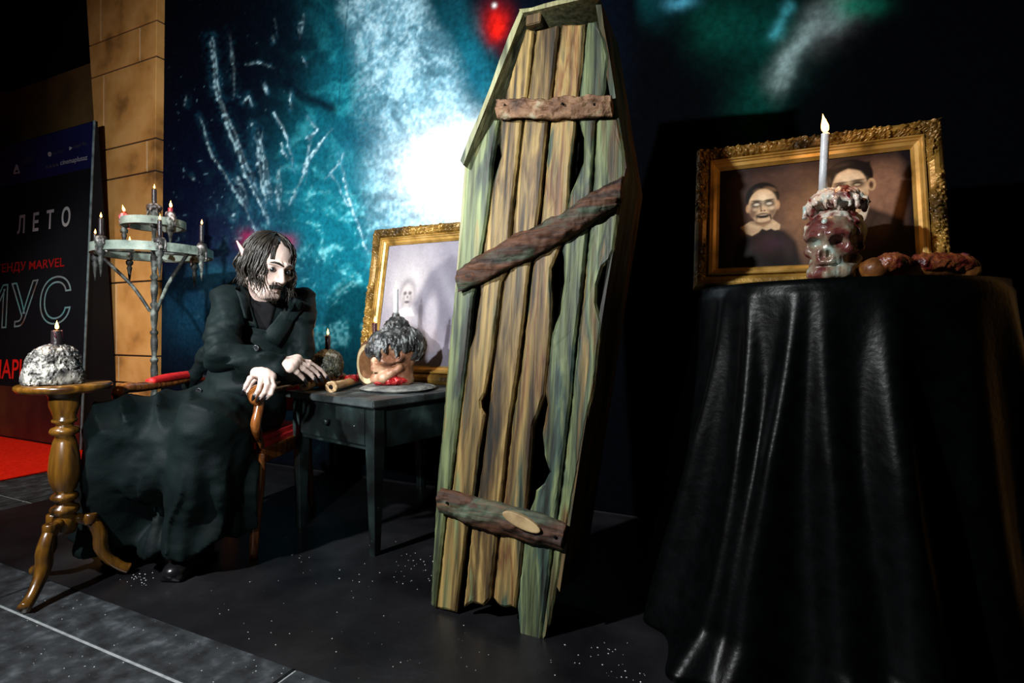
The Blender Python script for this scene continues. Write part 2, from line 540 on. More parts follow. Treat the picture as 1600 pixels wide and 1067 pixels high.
    sk = [([(330, 60), (341, 150), (364, 210), (390, 270), (424, 352)], 5.5, 1), ([(311, 180), (334, 240), (364, 292), (401, 360)], 3, .8),
          ([(427, 176), (450, 217), (461, 270)], 2.2, 1), ([(401, 210), (412, 255), (420, 311)], 8, .75), ([(436, 270), (438, 300), (435, 330)], 7, .4),
          ([(517, 202), (484, 247), (457, 319)], 4, .7), ([(455, 142), (455, 172)], 2.2, .8), ([(412, 127), (420, 146)], 2.2, 1),
          ([(544, 225), (532, 255), (510, 277)], 1.8, .9), ([(529, 240), (540, 292), (574, 390)], 2, .95), ([(480, 180), (499, 202), (480, 217)], 2, .8),
          ([(468, 57), (470, 40), (478, 24)], 5, .35), ([(476, 90), (480, 103)], 1.6, .8), ([(427, 58), (427, 66)], 2.6, 1), ([(385, 100), (405, 97), (428, 104)], 2, .6),
          ([(360, 50), (362, 90), (368, 150)], 5, .35), ([(380, 160), (388, 148), (396, 165)], 3, .7), ([(293, 150), (294, 165)], 3, .45), ([(300, 273), (305, 278)], 2, .9),
          ([(370, 278), (378, 305), (392, 330)], 7, .55), ([(516, 270), (545, 320), (560, 350)], 1.4, .6), ([(485, 215), (480, 260), (476, 285)], 2, .5), ([(440, 225), (446, 245), (452, 252)], 2, .7),
          ([(390, 195), (396, 193)], 3, .7), ([(368, 372), (377, 370)], 2.6, .8), ([(365, 342), (372, 338)], 4, .6), ([(430, 30), (434, 60)], 1.2, .3), ([(545, 0), (535, 100), (530, 165)], 1.0, -.7)]
    rs = random.Random(3)
    for pts, w, a in sk:
        if a < 0:
            d, t = seg_dist(px, py, pts)
            mix((10, 50, 62), np.exp(-(d / w) ** 2) * -a); continue
        d, t = seg_dist(px, py, pts)
        mix((30, 88, 112), np.exp(-(d / (w * 1.7)) ** 2) * a * .62 * sm(n1 * .6 + n4 * .4, .3, .7))
        for j in range(1 + int(w * .55)):
            jp = [(x + rs.uniform(-1, 1) * w * 1.1, y + rs.uniform(-1, 1) * w * 1.1) for x, y in pts]
            d, t = seg_dist(px + (n1 - .5) * 8 + (n4 - .5) * 2, py + (n2 - .5) * 8, jp)
            c0 = rs.uniform(.2, .8)
            body = np.exp(-(d / (1.15 + .06 * w)) ** 2) * np.exp(-((t - c0) / .38) ** 2)
            mix((178, 216, 226), body * a * (0.12 + 1.0 * sm(n1 * .45 + n4 * .55, .42, .72)))
    sp = sm(n4 * .75 + n1 * .25, .83, .93) * gau(px, py, 330, 250, 120, 160)
    mix((120, 170, 190), sp * .7)
    # right half: nearly black with green patches
    r = sm(px, 985, 1010)
    mix((6, 52, 56), r * gau(wx, wy, 1000, 5, 45, 30) * 1.0)
    mix((70, 150, 176), r * gau(wx, wy, 1060, 4, 20, 10))
    mix((5, 66, 56), r * gau(wx, wy, 1118, 40, 45, 45) * (0.5 + .6 * n1))
    mix((5, 58, 50), r * gau(wx, wy, 1180, 160, 40, 55, 20) * (0.5 + .7 * n1))
    mix((4, 70, 62), r * gau(wx, wy, 1205, 60, 60, 60, 30) * (0.3 + .7 * n1))
    d, t = seg_dist(wx, wy, [(1232, 8), (1212, 35), (1198, 58)]); mix((60, 150, 160), np.exp(-(d / 9) ** 2) * (0.2 + 1.0 * n1) * r)
    d, t = seg_dist(wx, wy, [(1320, 14), (1270, 38), (1235, 78), (1208, 124)]); mix((140, 168, 168), np.exp(-(d / 19) ** 2) * (0.15 + 1.1 * n1) * r)
    mix((90, 90, 92), np.exp(-((d - 14) / 26) ** 2) * .35 * r * sm(px, 1240, 1290))
    mix((10, 110, 86), r * gau(wx, wy, 1342, 8, 38, 20) * (0.4 + .8 * n1))
    verts = np.stack([UU.ravel(), np.full(UU.size, WALLV - 0.004), ZZ.ravel()], 1)
    I = np.arange(nx * nz_).reshape(nx, nz_)
    faces = np.stack([I[:-1, :-1].ravel(), I[1:, :-1].ravel(), I[1:, 1:].ravel(), I[:-1, 1:].ravel()], 1)
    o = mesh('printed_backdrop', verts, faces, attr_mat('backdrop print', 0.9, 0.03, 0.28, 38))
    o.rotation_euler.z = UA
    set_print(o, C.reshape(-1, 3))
    tag(o, 'huge teal, white and black printed backdrop covering the wall behind everything', 'backdrop')
    # the stretched sheet has a bottom batten that gives it thickness
    return o
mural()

# ------------------------------------------------------------ film poster stand on the left
B0 = uv(-4.61, 2.29, 0.012)
banner = empty('film_poster_stand', B0, UA)
tag(banner, 'tall black film poster stand with Cyrillic title on red carpet', 'poster stand')
LEAN = 0.09; BH = 2.47; BW = 2.0
M['poster'] = noise_mat('poster print black', [(0.004, 0.005, 0.008), (0.006, 0.007, 0.009)], 3, 0.6, spec=0.15)
M['posternavy'] = noise_mat('poster print navy', [(0.004, 0.006, 0.05), (0.008, 0.010, 0.075)], 3, 0.45)
M['posterred'] = noise_mat('poster print lower glow', [(0.02, 0.004, 0.005), (0.06, 0.012, 0.010), (0.10, 0.03, 0.012)], 2.2, 0.45)
M['rim'] = noise_mat('poster stand rim', [srgb(60, 74, 80), srgb(120, 140, 146)], 14, 0.35)
bb = bmesh.new()
pv = [(-BW, 0, 0), (0, 0, 0), (0, 0.27, 0), (-BW, 0.27, 0), (-BW, LEAN, BH), (0, LEAN, BH), (0, LEAN + 0.02, BH), (-BW, LEAN + 0.02, BH)]
w = [bb.verts.new(v) for v in pv]
for f in ((0, 1, 5, 4), (1, 2, 6, 5), (2, 3, 7, 6), (3, 0, 4, 7), (4, 5, 6, 7), (3, 2, 1, 0)): bb.faces.new([w[i] for i in f])
from_bm('body', bb, M['poster'], banner)
tl = math.atan2(LEAN, BH)
BX = Matrix.Rotation(UA, 4, 'Z') @ Matrix.Rotation(-tl, 4, 'X')
bx_, by_, bz_ = [(BX.to_3x3() @ Vector(a)) for a in ((1, 0, 0), (0, 1, 0), (0, 0, 1))]
def ban(px, py):                                  # pixel to the poster's own surface coordinates
    q = on_plane(px, py, B0, by_) - B0
    return q.dot(bx_), q.dot(bz_)
face = bpy.data.objects.new('poster_face', None); COL.objects.link(face)
face.parent = banner; face.rotation_euler = (-tl, 0, 0)
def on_face(name, poly, y, mat):
    n = len(poly)
    vs_ = [(x, y, z) for x, z in poly] + [(x, 0.002, z) for x, z in poly]
    fs = [tuple(range(n)), tuple(range(2 * n - 1, n - 1, -1))] + [(i, i + n, (i + 1) % n + n, (i + 1) % n) for i in range(n)]
    return mesh(name, vs_, fs, mat, face)
x0b = ban(137, 258)
zb_, zc_ = ban(137, 263)[1], BH / math.cos(tl) - 0.004
on_face('navy_header', [(-BW + .01, zb_), (-0.012, zb_), (-0.012, zc_), (-BW + .01, zc_)], -0.001, M['posternavy'])
on_face('lower_picture', [(-BW + .01, 0.01), (-0.03, 0.01), (-0.03, 0.42), (-BW + .01, 0.42)], -0.001, M['posterred'])
v_, f_ = tube([(0, -0.002, 0), (0, -0.002, BH * .5), (0, -0.002, BH)], 0.008, 8)
mesh('rim', v_, f_, M['rim'], face)
def text(s, p0, p1, hpx, mat, name='lettering', shear=0.0, space=1.0, outline=False, bold=0.0, split=True):
    x0, z0 = ban(*p0); x1, z1 = ban(*p1)
    h = ban(p0[0], p0[1] - hpx)[1] - z0
    cu = bpy.data.curves.new('t', 'FONT')
    cu.body = s; cu.size = 1.0; cu.shear = shear; cu.space_character = space; cu.offset = bold
    if outline:
        cu.fill_mode = 'NONE'; cu.bevel_depth = 0.014; cu.bevel_resolution = 1
    else:
        cu.extrude = 0.002
    cu.resolution_u = 4
    to = bpy.data.objects.new('t', cu); COL.objects.link(to)
    dg = bpy.context.evaluated_depsgraph_get()
    me = bpy.data.meshes.new_from_object(to.evaluated_get(dg))
    bpy.data.objects.remove(to)
    co = np.zeros(len(me.vertices) * 3); me.vertices.foreach_get('co', co); co = co.reshape(-1, 3)
    mn, mx = co.min(0), co.max(0)
    base = 0.0
    caph = mx[1] if mx[1] > 0 else 1
    n = np.zeros_like(co)
    t = (co[:, 0] - mn[0]) / (mx[0] - mn[0])
    n[:, 0] = x0 + t * (x1 - x0)
    n[:, 2] = z0 + t * (z1 - z0) + (co[:, 1] - base) / caph * h
    n[:, 1] = -0.003 + (np.clip(co[:, 2], -.02, .02)) * -0.08
    fl = [tuple(p.vertices) for p in me.polygons]
    par = list(range(len(n)))
    def find(i):
        while par[i] != i:
            par[i] = par[par[i]]; i = par[i]
        return i
    for f in fl:
        for j in f[1:]: par[find(j)] = find(f[0])
    isl = {}
    for i in range(len(n)): isl.setdefault(find(i), []).append(i)
    groups = []                                      # islands that overlap along the line make one letter
    for k, ids in sorted(isl.items(), key=lambda kv: n[kv[1], 0].min()):
        a0, a1 = n[ids, 0].min(), n[ids, 0].max()
        if groups and a0 < groups[-1][1] - (groups[-1][1] - groups[-1][0]) * 0.35:
            groups[-1][2].extend(ids); groups[-1][1] = max(groups[-1][1], a1)
        else: groups.append([a0, a1, list(ids)])
    if not split: groups = [[0, 0, list(range(len(n)))]]
    for g in groups:
        mp = {i: k for k, i in enumerate(g[2])}
        mesh('letter' if split else name, n[g[2]], [tuple(mp[i] for i in f) for f in fl if f[0] in mp], mat, face)
    bpy.data.meshes.remove(me)
M['twhite'] = noise_mat('white print', [srgb(150, 152, 156), srgb(168, 170, 174)], 5, .5)
M['tgrey'] = noise_mat('grey print', [srgb(52, 54, 62), srgb(62, 64, 72)], 5, .5)
M['tred'] = noise_mat('dark red print', [srgb(140, 10, 14), srgb(160, 14, 18)], 5, .5)
M['tred2'] = noise_mat('red print', [srgb(232, 26, 20), srgb(250, 34, 26)], 5, .5)
M['tchrome'] = noise_mat('teal silver print', [srgb(50, 150, 150), srgb(120, 150, 156), srgb(110, 60, 36)], 5, .3)
text('ЛЕТО', (27.5, 365), (110, 352), 28, M['twhite'], space=2.2, bold=0.022)
text('ЛЕГЕНДУ MARVEL', (-22, 428), (101, 416), 13, M['tred'], bold=0.01)
text('МОРБИУС', (-178, 527), (110, 503), 56, M['tchrome'], outline=True)
text('CINEMAPLUS', (-58, 590), (68, 592), 28, M['tred2'], bold=0.01)
text('cinemaplusaz', (95, 258), (137, 249.5), 7.5, M['twhite'], split=False)
text('App Store', (82, 242.5), (100, 238), 5.5, M['tgrey'], split=False)
text('Google Play', (114, 232.5), (136, 226), 5.5, M['tgrey'], split=False)
text('LIGHT', (36, 258), (53, 252.5), 9, M['tgrey'], split=False)
def pxpoly(name, pts, mat): return on_face(name, [ban(*p) for p in pts], -0.003, mat)
pxpoly('play_mark', [(109, 235), (109, 229), (113, 231)], M['twhite'])
pxpoly('store_mark', [(76, 244), (75, 240), (77, 237), (80, 238), (80.5, 242), (79, 245)], M['twhite'])
for a, b_ in (((22, 271), (26, 257)), ((30.5, 269.5), (26.5, 257))):
    pxpoly('logo_mark', [(a[0] - .8, a[1]), (a[0] + .8, a[1]), (b_[0] + .8, b_[1]), (b_[0] - .8, b_[1])], M['twhite'])
pxpoly('logo_mark', [(22, 272), (31, 270.5), (31, 268.7), (22, 270)], M['twhite'])
pxpoly('logo_mark', [(25, 266), (28, 265), (26.6, 261)], M['twhite'])
for k in range(4):
    cx, cy = 74 + 5.2 * k, 261 - 1.1 * k
    pxpoly('social_mark', [(cx + 2 * math.cos(a * .785), cy + 2.4 * math.sin(a * .785)) for a in range(8)], M['tgrey'])

# ------------------------------------------------------------ more materials
def wood_mat(name, cols, grain=1.0, rough=0.6, scale=2.0, axis=2, bump=0.35, spec=0.3, coat=0.0, seed=0.0, band=14.0):
    m, nt, b = new_mat(name)
    N, L = nt.nodes, nt.links
    tc = N.new('ShaderNodeTexCoord')
    def mapping(st, off):
        mp = N.new('ShaderNodeMapping'); mp.inputs['Scale'].default_value = st; mp.inputs['Location'].default_value = off
        L.new(tc.outputs['Object'], mp.inputs['Vector'])
        return mp
    st = [band] * 3; st[axis] = band * 0.045
    st2 = [scale * 3.6] * 3; st2[axis] = scale * 0.42
    m1 = mapping(st, (seed, seed * 1.7, seed)); m2 = mapping(st2, (seed * 2 + 3, seed, 5 + seed))
    g = N.new('ShaderNodeTexNoise'); g.inputs['Scale'].default_value = 4.0; g.inputs['Detail'].default_value = 9; g.inputs['Distortion'].default_value = 0.35
    L.new(m1.outputs[0], g.inputs['Vector'])
    c = N.new('ShaderNodeTexNoise'); c.inputs['Scale'].default_value = 2.0; c.inputs['Detail'].default_value = 4; c.inputs['Distortion'].default_value = 0.6
    L.new(m2.outputs[0], c.inputs['Vector'])
    cr = N.new('ShaderNodeValToRGB')
    el = cr.color_ramp.elements
    n = len(cols)
    for i, col in enumerate(cols):
        pos = 0.32 + 0.36 * i / max(n - 1, 1)
        if i < 2: e = el[i]; e.position = pos
        else: e = el.new(pos)
        e.color = (*col, 1)
    L.new(c.outputs['Fac'], cr.inputs['Fac'])
    gr = N.new('ShaderNodeMapRange'); gr.inputs['From Min'].default_value = 0.3; gr.inputs['From Max'].default_value = 0.68
    gr.inputs['To Min'].default_value = 1 - 0.88 * grain; gr.inputs['To Max'].default_value = 1 + 0.55 * grain
    L.new(g.outputs['Fac'], gr.inputs['Value'])
    mx = N.new('ShaderNodeMix'); mx.data_type = 'RGBA'; mx.blend_type = 'MULTIPLY'; mx.inputs['Factor'].default_value = 1
    L.new(cr.outputs['Color'], mx.inputs[6]); L.new(gr.outputs[0], mx.inputs[7])
    L.new(mx.outputs[2], b.inputs['Base Color'])
    bp = N.new('ShaderNodeBump'); bp.inputs['Strength'].default_value = bump; bp.inputs['Distance'].default_value = 0.006
    L.new(g.outputs['Fac'], bp.inputs['Height']); L.new(bp.outputs[0], b.inputs['Normal'])
    b.inputs['Roughness'].default_value = rough
    b.inputs['Specular IOR Level'].default_value = spec
    b.inputs['Coat Weight'].default_value = coat
    b.inputs['Coat Roughness'].default_value = 0.1
    return m
OCH = srgb(132, 110, 64); OCH2 = srgb(86, 66, 36); GRN = srgb(98, 108, 72); GRN2 = srgb(54, 66, 52); DK = srgb(34, 32, 26); RST = srgb(98, 66, 36); TEALW = srgb(48, 66, 58)
M['plank'] = [wood_mat('weathered plank %d' % i, c, 1.0, 0.55, 2.6, 2, 0.8, 0.3, seed=i * 3.1) for i, c in enumerate([
    (DK, GRN2, GRN, GRN, OCH), (GRN2, OCH2, OCH, OCH, GRN), (DK, OCH2, OCH, OCH2, GRN), (GRN2, OCH, RST, OCH, GRN2), (DK, TEALW, GRN, GRN2, OCH2), (GRN2, OCH2, GRN, GRN2, OCH)])]
M['coffinside'] = wood_mat('dark weathered side board', (DK, GRN2, OCH2, DK), 0.7, 0.6, 1.5)
M['rimwood'] = wood_mat('pale weathered rim', (GRN2, srgb(126, 128, 96), srgb(142, 138, 100), GRN), 0.7, 0.6, 1.5)
M['dark'] = noise_mat('dark void lining', [(0.002, 0.002, 0.002), (0.004, 0.004, 0.003)], 4, 0.9, spec=0.1)
M['bark'] = noise_mat('bark', [srgb(40, 26, 16), srgb(98, 68, 44), srgb(122, 92, 64), srgb(150, 152, 126)], 12, 0.75, bump=1.0, bscale=45, lo=0.32, hi=0.72, detail=9)
M['barkdark'] = wood_mat('split dark log', (srgb(38, 24, 16), srgb(80, 50, 32), srgb(66, 46, 34), srgb(66, 78, 62), srgb(94, 68, 44)), 0.9, 0.7, 2.2, 0, 0.9, seed=4)
M['knot'] = noise_mat('fresh cut wood', [srgb(140, 116, 78), srgb(176, 152, 108)], 30, 0.7)

# ------------------------------------------------------------ the coffin
th = math.radians(8)
CB = P(848, 1000, 0.9 * F / 485.0)
cx_ = U.copy(); cz_ = (V * math.sin(th) + Vector((0, 0, math.cos(th)))).normalized(); cy_ = cz_.cross(cx_).normalized()
cmat = Matrix(((cx_.x, cy_.x, cz_.x, CB.x), (cx_.y, cy_.y, cz_.y, CB.y), (cx_.z, cy_.z, cz_.z, CB.z), (0, 0, 0, 1)))
coffin = empty('coffin', mat=cmat)
tag(coffin, 'tall weathered green and brown plank coffin standing upright before the backdrop', 'coffin')
def cof(px, py, dy=0.0):
    q = on_plane(px, py, CB + cy_ * dy, cy_) - CB
    return (q.dot(cx_), q.dot(cz_))
def rough_poly(pts, amp=0.0012, step=0.014, seed=0):
    rr = random.Random(seed)
    out = []
    n = len(pts)
    for i in range(n):
        a, b = Vector(pts[i]), Vector(pts[(i + 1) % n])
        k = max(1, int((b - a).length / step))
        nn = Vector((-(b - a).y, (b - a).x)).normalized()
        for j in range(k):
            out.append(a + (b - a) * (j / k) + (nn * rr.uniform(-amp, amp) if j else Vector((0, 0))))
    return out
def plank(name, poly, y0, y1, mat, parent, inset=0.006, rise=0.005, amp=0.0012, seed=0, arch=0.0, warp=0.0):
    pts = rough_poly(poly, amp, 0.016, seed)
    ar = sum(pts[i].x * pts[(i + 1) % len(pts)].y - pts[(i + 1) % len(pts)].x * pts[i].y for i in range(len(pts)))
    if ar < 0: pts = pts[::-1]
    bm = bmesh.new()
    fr = [bm.verts.new((p.x, y0 + rise, p.y)) for p in pts]
    bk = [bm.verts.new((p.x, y1, p.y)) for p in pts]
    ff = bm.faces.new(fr)
    bm.faces.new(bk[::-1])
    n = len(pts)
    for i in range(n): bm.faces.new((fr[i], bk[i], bk[(i + 1) % n], fr[(i + 1) % n]))
    bm.normal_update()
    r = bmesh.ops.inset_region(bm, faces=[ff], thickness=inset, depth=0.0, use_even_offset=False)
    for v in ff.verts: v.co.y = y0 + random.Random(seed + int(v.co.z * 60)).uniform(-warp, warp)
    return from_bm(name, bm, mat, parent)
def cpoly(pts, dy=0.0): return [cof(x, y, dy) for x, y in pts]
L0 = [(771, 186), (744.5, 230), (727.5, 262), (719, 380), (710, 455), (704.5, 506), (697, 590), (691, 665), (683.5, 740), (678, 830), (671.5, 945)]
R0 = [(679, 950), (694, 816), (704.5, 755), (716.5, 650), (730, 539), (737.5, 464), (744.5, 440), (752, 389), (761, 332), (766, 290), (767, 257), (775, 205), (779, 187)]
L1 = [(821, 42), (789, 146), (782, 190), (780.5, 227), (782, 243), (770, 284), (764, 332), (755, 389), (747.5, 440), (749.5, 459.5), (745, 485), (740.5, 521), (733, 545), (719, 650), (707, 755), (696, 818), (681.5, 950)]
R1 = [(712, 958), (728, 832), (741, 761), (748, 700), (757, 647), (751, 637), (750, 626), (757, 614), (767, 560), (782, 440), (791, 425), (798, 332), (815, 186), (823, 144), (833, 47)]
L2 = [(838, 47), (829, 120), (826, 144), (819, 186), (803, 332), (795, 425), (787, 440), (772, 560), (763, 640), (757, 695), (749, 755), (736, 832), (724, 950)]
B2 = [(737, 942), (746, 944), (755, 947), (765, 936)]
R2 = [(775, 845), (784, 766), (797, 650), (809, 572), (824, 440), (828, 410), (841, 332), (855, 188), (861, 144), (873, 38)]
L3 = [(878, 37), (870, 90), (864, 144), (860, 188), (846, 332), (833, 410), (829, 440), (814, 572), (801, 650), (789, 758), (779, 845), (770, 935)]
B3 = [(776, 944), (781, 948), (790, 950), (798, 948), (804, 951)]
R3 = [(812, 897), (816, 850), (821, 795), (825, 757), (829, 710), (832, 665), (850, 618), (853, 590), (860, 518), (862, 470), (860, 449), (860, 419), (876, 383), (884, 345), (887, 320), (890, 260), (897, 209), (899, 186), (903, 144), (909, 105), (913, 36)]
L4 = [(918, 34), (911, 100), (906, 144), (904, 188), (912, 215), (911, 254), (890, 305), (885, 345), (878, 392), (880, 401), (881, 440), (878, 458), (874, 491), (862, 521), (855, 584), (852, 614), (855, 632), (847, 677), (850, 710), (859, 737), (850, 755), (837, 766), (835, 779), (828, 796), (818, 853), (808, 950), (812, 992)]
R4 = [(845, 1002), (861, 863), (873, 775), (884, 680), (890, 635), (899, 530), (910, 446), (918, 359), (924, 287), (929, 191), (941, 160), (945, 142), (950, 88), (944, 60), (934, 32)]
L5 = [(935, 184), (932, 191), (927, 287), (921, 359), (913, 446), (902, 530), (893, 635), (887, 680), (876, 775), (864, 863), (847, 1002)]
R5 = [(858, 976), (868, 924), (877.5, 866), (887, 816), (900, 748), (907, 710), (919, 644), (928, 608), (937, 527), (940, 503), (931, 473), (932, 445), (941, 416), (953, 405), (959, 389), (966, 335), (975.5, 269), (975, 236), (965, 184)]
PL = [L0 + R0, L1 + R1, L2 + B2 + R2, L3 + B3 + R3, L4 + R4, L5 + R5]
for i, pl in enumerate(PL):
    plank('plank', cpoly(pl), 0.0 + 0.002 * (i % 2), 0.022, M['plank'][i], coffin, 0.007, 0.006, 0.0013, i, warp=0.0006)
# box: side boards round the outline, back panel
OUT = [cof(817, 24), cof(937, -3), cof(978, 262), cof(873, 925), cof(674, 925), cof(726, 257)]
cen = Vector((sum(p[0] for p in OUT) / 6, sum(p[1] for p in OUT) / 6))
def inner(p, t=0.013):
    d = (cen - Vector(p))
    return (p[0] + (t if d.x > 0 else -t), p[1] + (t * 1.2 if d.y > 0 else -t * 1.2))
names = ['top_board', 'side_board', 'side_board', 'bottom_board', 'side_board', 'side_board']
for i in range(6):
    a, b_ = OUT[i], OUT[(i + 1) % 6]
    ai, bi = inner(a), inner(b_)
    y0 = -0.03 if i in (0, 5) else 0.03 if i == 3 else 0.006
    bm = bmesh.new()
    w = [bm.verts.new((p[0], y, p[1])) for y in (y0, 0.25) for p in (a, b_, bi, ai)]
    for f in ((0, 1, 2, 3), (7, 6, 5, 4), (0, 4, 5, 1), (1, 5, 6, 2), (2, 6, 7, 3), (3, 7, 4, 0)): bm.faces.new([w[k] for k in f])
    bmesh.ops.subdivide_edges(bm, edges=[e for e in bm.edges if e.calc_length() > 0.2], cuts=5)
    for v in bm.verts:
        if v.co.y < 0.01: v.co += Vector((random.uniform(-.002, .002), random.uniform(-.003, .003), random.uniform(-.002, .002)))
    from_bm(names[i], bm, M['rimwood'] if i in (0, 5, 4) else M['dark'] if i == 3 else M['coffinside'], coffin)
plank('back_panel', [inner(p, 0.004) for p in OUT], 0.235, 0.25, M['dark'], coffin, 0.01, 0.001)
plank('lining', [inner(p, 0.02) for p in OUT], 0.12, 0.125, M['dark'], coffin, 0.01, 0.001)
# short inner corner block under the top board
box('corner_block', OUT[0][0] + .02, OUT[0][0] + 0.075, -0.015, 0.02, OUT[0][1] - 0.055, OUT[0][1] - 0.015, M['coffinside'], coffin, 0.003)
# rear prop that keeps it upright
box('rear_prop', -0.24, -0.12, 0.25, 0.30, -0.02, 1.2, M['coffinside'], coffin, 0.004)
def log(name, up, dn, y0, y1, mat, seed, amp=0.004, lumps=0.006):
    """a rounded, split-log bar traced along its upper and lower edge"""
    n, m = 110, 14
    a = spline([(x, 0, z) for x, z in up], n); c = spline([(x, 0, z) for x, z in dn], n)
    vs_, fs = [], []
    for i in range(n + 1):
        for j in range(m + 1):
            s = j / m
            p = a[i].lerp(c[i], s)
            y = y1 + (y0 - y1) * (math.sin(math.pi * (0.06 + 0.88 * s)) ** 0.55)
            vs_.append((p.x, y, p.z))
        for j in range(1, 3):
            p = c[i].lerp(a[i], (j) / 3); vs_.append((p.x, y1 + 0.004, p.z))
    A = np.array(vs_)
    q = A * np.array([26, 60, 60]) + seed * 9
    d = (fbm(q, 4, seed) - .5)
    A[:, 1] -= d * lumps * 2 * (A[:, 1] < y1)
    A[:, 2] += (fbm(q * .8 + 5, 3, seed + 3) - .5) * amp * 2
    A[:, 0] += (fbm(q * 1.3 + 11, 3, seed + 5) - .5) * amp
    k = m + 3
    for i in range(n):
        for j in range(k):
            fs.append((i * k + j, i * k + (j + 1) % k, (i + 1) * k + (j + 1) % k, (i + 1) * k + j))
    fs.append(tuple(range(k))[::-1]); fs.append(tuple(n * k + j for j in range(k)))
    return mesh(name, A, fs, mat, coffin, smooth=True)
DY = -0.03
b1 = log('bark_crossbar', [cof(x, y, DY) for x, y in ((773, 153), (800, 150), (850, 149), (900, 146), (953, 143))], [cof(x, y, DY) for x, y in ((775, 184), (800, 183), (850, 183), (900, 182), (955, 177))], -0.036, 0.002, M['bark'], 1, amp=0.006, lumps=0.022)
b2 = log('diagonal_bar', [cof(x, y, DY) for x, y in ((712, 418), (761, 389), (800, 363), (848, 344), (890, 320), (914, 303), (941, 287), (973, 271))], [cof(x, y, DY) for x, y in ((713, 455), (750, 441), (785, 422), (836, 398), (890, 368), (915, 351), (945, 332), (969, 318))], -0.038, 0.002, M['barkdark'], 2, amp=0.007, lumps=0.018)
b3 = log('bottom_crossbar', [cof(x, y, DY) for x, y in ((684, 764), (715, 770), (745, 779), (797, 790), (840, 803), (882, 819))], [cof(x, y, DY) for x, y in ((683, 803), (705, 812), (732, 824), (779, 837), (834, 853), (877, 863))], -0.036, 0.002, M['barkdark'], 3, amp=0.006, lumps=0.014)
kc = cof(815, 815, DY - .01)
ks = [(kc[0] + 0.062 * math.cos(a) * 1.0, kc[1] + 0.019 * math.sin(a) - 0.062 * math.cos(a) * 0.26) for a in np.linspace(0, 2 * math.pi, 22)[:-1]]
plank('knot', ks, -0.0465, -0.03, M['knot'], b3, 0.003, 0.001, 0.0008, 5)
for i, (x, y) in enumerate(((739, 172), (930, 165), (790, 166), (880, 164), (700, 785), (868, 838))):
    q = cof(x, y, DY) if i else cof(785, 168, DY)
    v_, f_ = lathe([(0.0045, 0), (0.0045, 0.003), (0.002, 0.004)], 8)
    A = np.stack([v_[:, 0] + q[0], -0.036 - v_[:, 2], v_[:, 1] + q[1]], 1)
    mesh('nail', A, [f[::-1] for f in f_], M['dark'], b1 if i < 4 else b3)

# ------------------------------------------------------------ small black-green table
M['tpaint'] = noise_mat('black green paint', [(0.002, 0.003, 0.003), (0.010, 0.019, 0.018), (0.06, 0.11, 0.10)], 5.5, 0.42, bump=0.12, bscale=30, lo=0.38, hi=0.74, detail=7, specks=(85, 0.73, srgb(150, 165, 160)))
M['ttop'] = noise_mat('dusty black table top', [(0.010, 0.013, 0.013), (0.04, 0.05, 0.05), (0.12, 0.14, 0.14)], 8, 0.5, bump=0.15, detail=8, lo=.35, hi=.75, specks=(70, 0.7, srgb(150, 160, 158)))
TZ = 0.623; TWD = 0.62; TDP = 0.84
TR = Vector((-0.536, 2.10, 0))
TA = math.atan2(-0.6, 0.8)
table = empty('side_table', TR, TA)
tag(table, 'small black green wooden table with a drawer between armchair and coffin', 'table')
box('table_top', -TWD, 0, 0, TDP, TZ - 0.028, TZ, M['ttop'], table, 0.004)
box('apron', -TWD + .03, -TWD + .05, 0.04, TDP - .04, TZ - 0.20, TZ - 0.028, M['tpaint'], table, 0.002)
box('apron', -0.055, -0.035, 0.04, TDP - .04, TZ - 0.20, TZ - 0.028, M['tpaint'], table, 0.002)
box('apron', -TWD + .04, -0.04, TDP - .06, TDP - .04, TZ - 0.20, TZ - 0.028, M['tpaint'], table, 0.002)
box('rail', -TWD + .04, -0.04, 0.035, 0.06, TZ - 0.205, TZ - 0.188, M['tpaint'], table, 0.002)
dr = box('drawer', -TWD + .085, -0.078, 0.022, 0.30, TZ - 0.186, TZ - 0.034, M['tpaint'], table, 0.004)
v_, f_ = lathe([(0.006, 0), (0.006, 0.012), (0.014, 0.018), (0.012, 0.028), (0.0, 0.03)], 14)
mesh('knob', np.stack([v_[:, 0] - 0.31, 0.022 - v_[:, 2], v_[:, 1] + TZ - 0.11], 1), [f[::-1] for f in f_], M['tpaint'], dr, True)
def taper_leg(x, y):
    bm = bmesh.new()
    w = []
    for z, s in ((TZ - .028, 0.026), (TZ - .21, 0.026), (0, 0.016)):
        w.append([bm.verts.new((x + a * s, y + b_ * s, z)) for a, b_ in ((-1, -1), (1, -1), (1, 1), (-1, 1))])
    bm.faces.new(w[0]); bm.faces.new(w[2][::-1])
    for i in range(2):
        for k in range(4): bm.faces.new((w[i][k], w[i + 1][k], w[i + 1][(k + 1) % 4], w[i][(k + 1) % 4]))
    bmesh.ops.bevel(bm, geom=[e for e in bm.edges if abs(e.verts[0].co.z - e.verts[1].co.z) > .05], offset=0.003, segments=1, affect='EDGES')
    return from_bm('leg', bm, M['tpaint'], table)
for x, y in ((-0.05, 0.05), (-TWD + .05, 0.05), (-0.05, TDP - .05), (-TWD + .05, TDP - .05)): taper_leg(x, y)

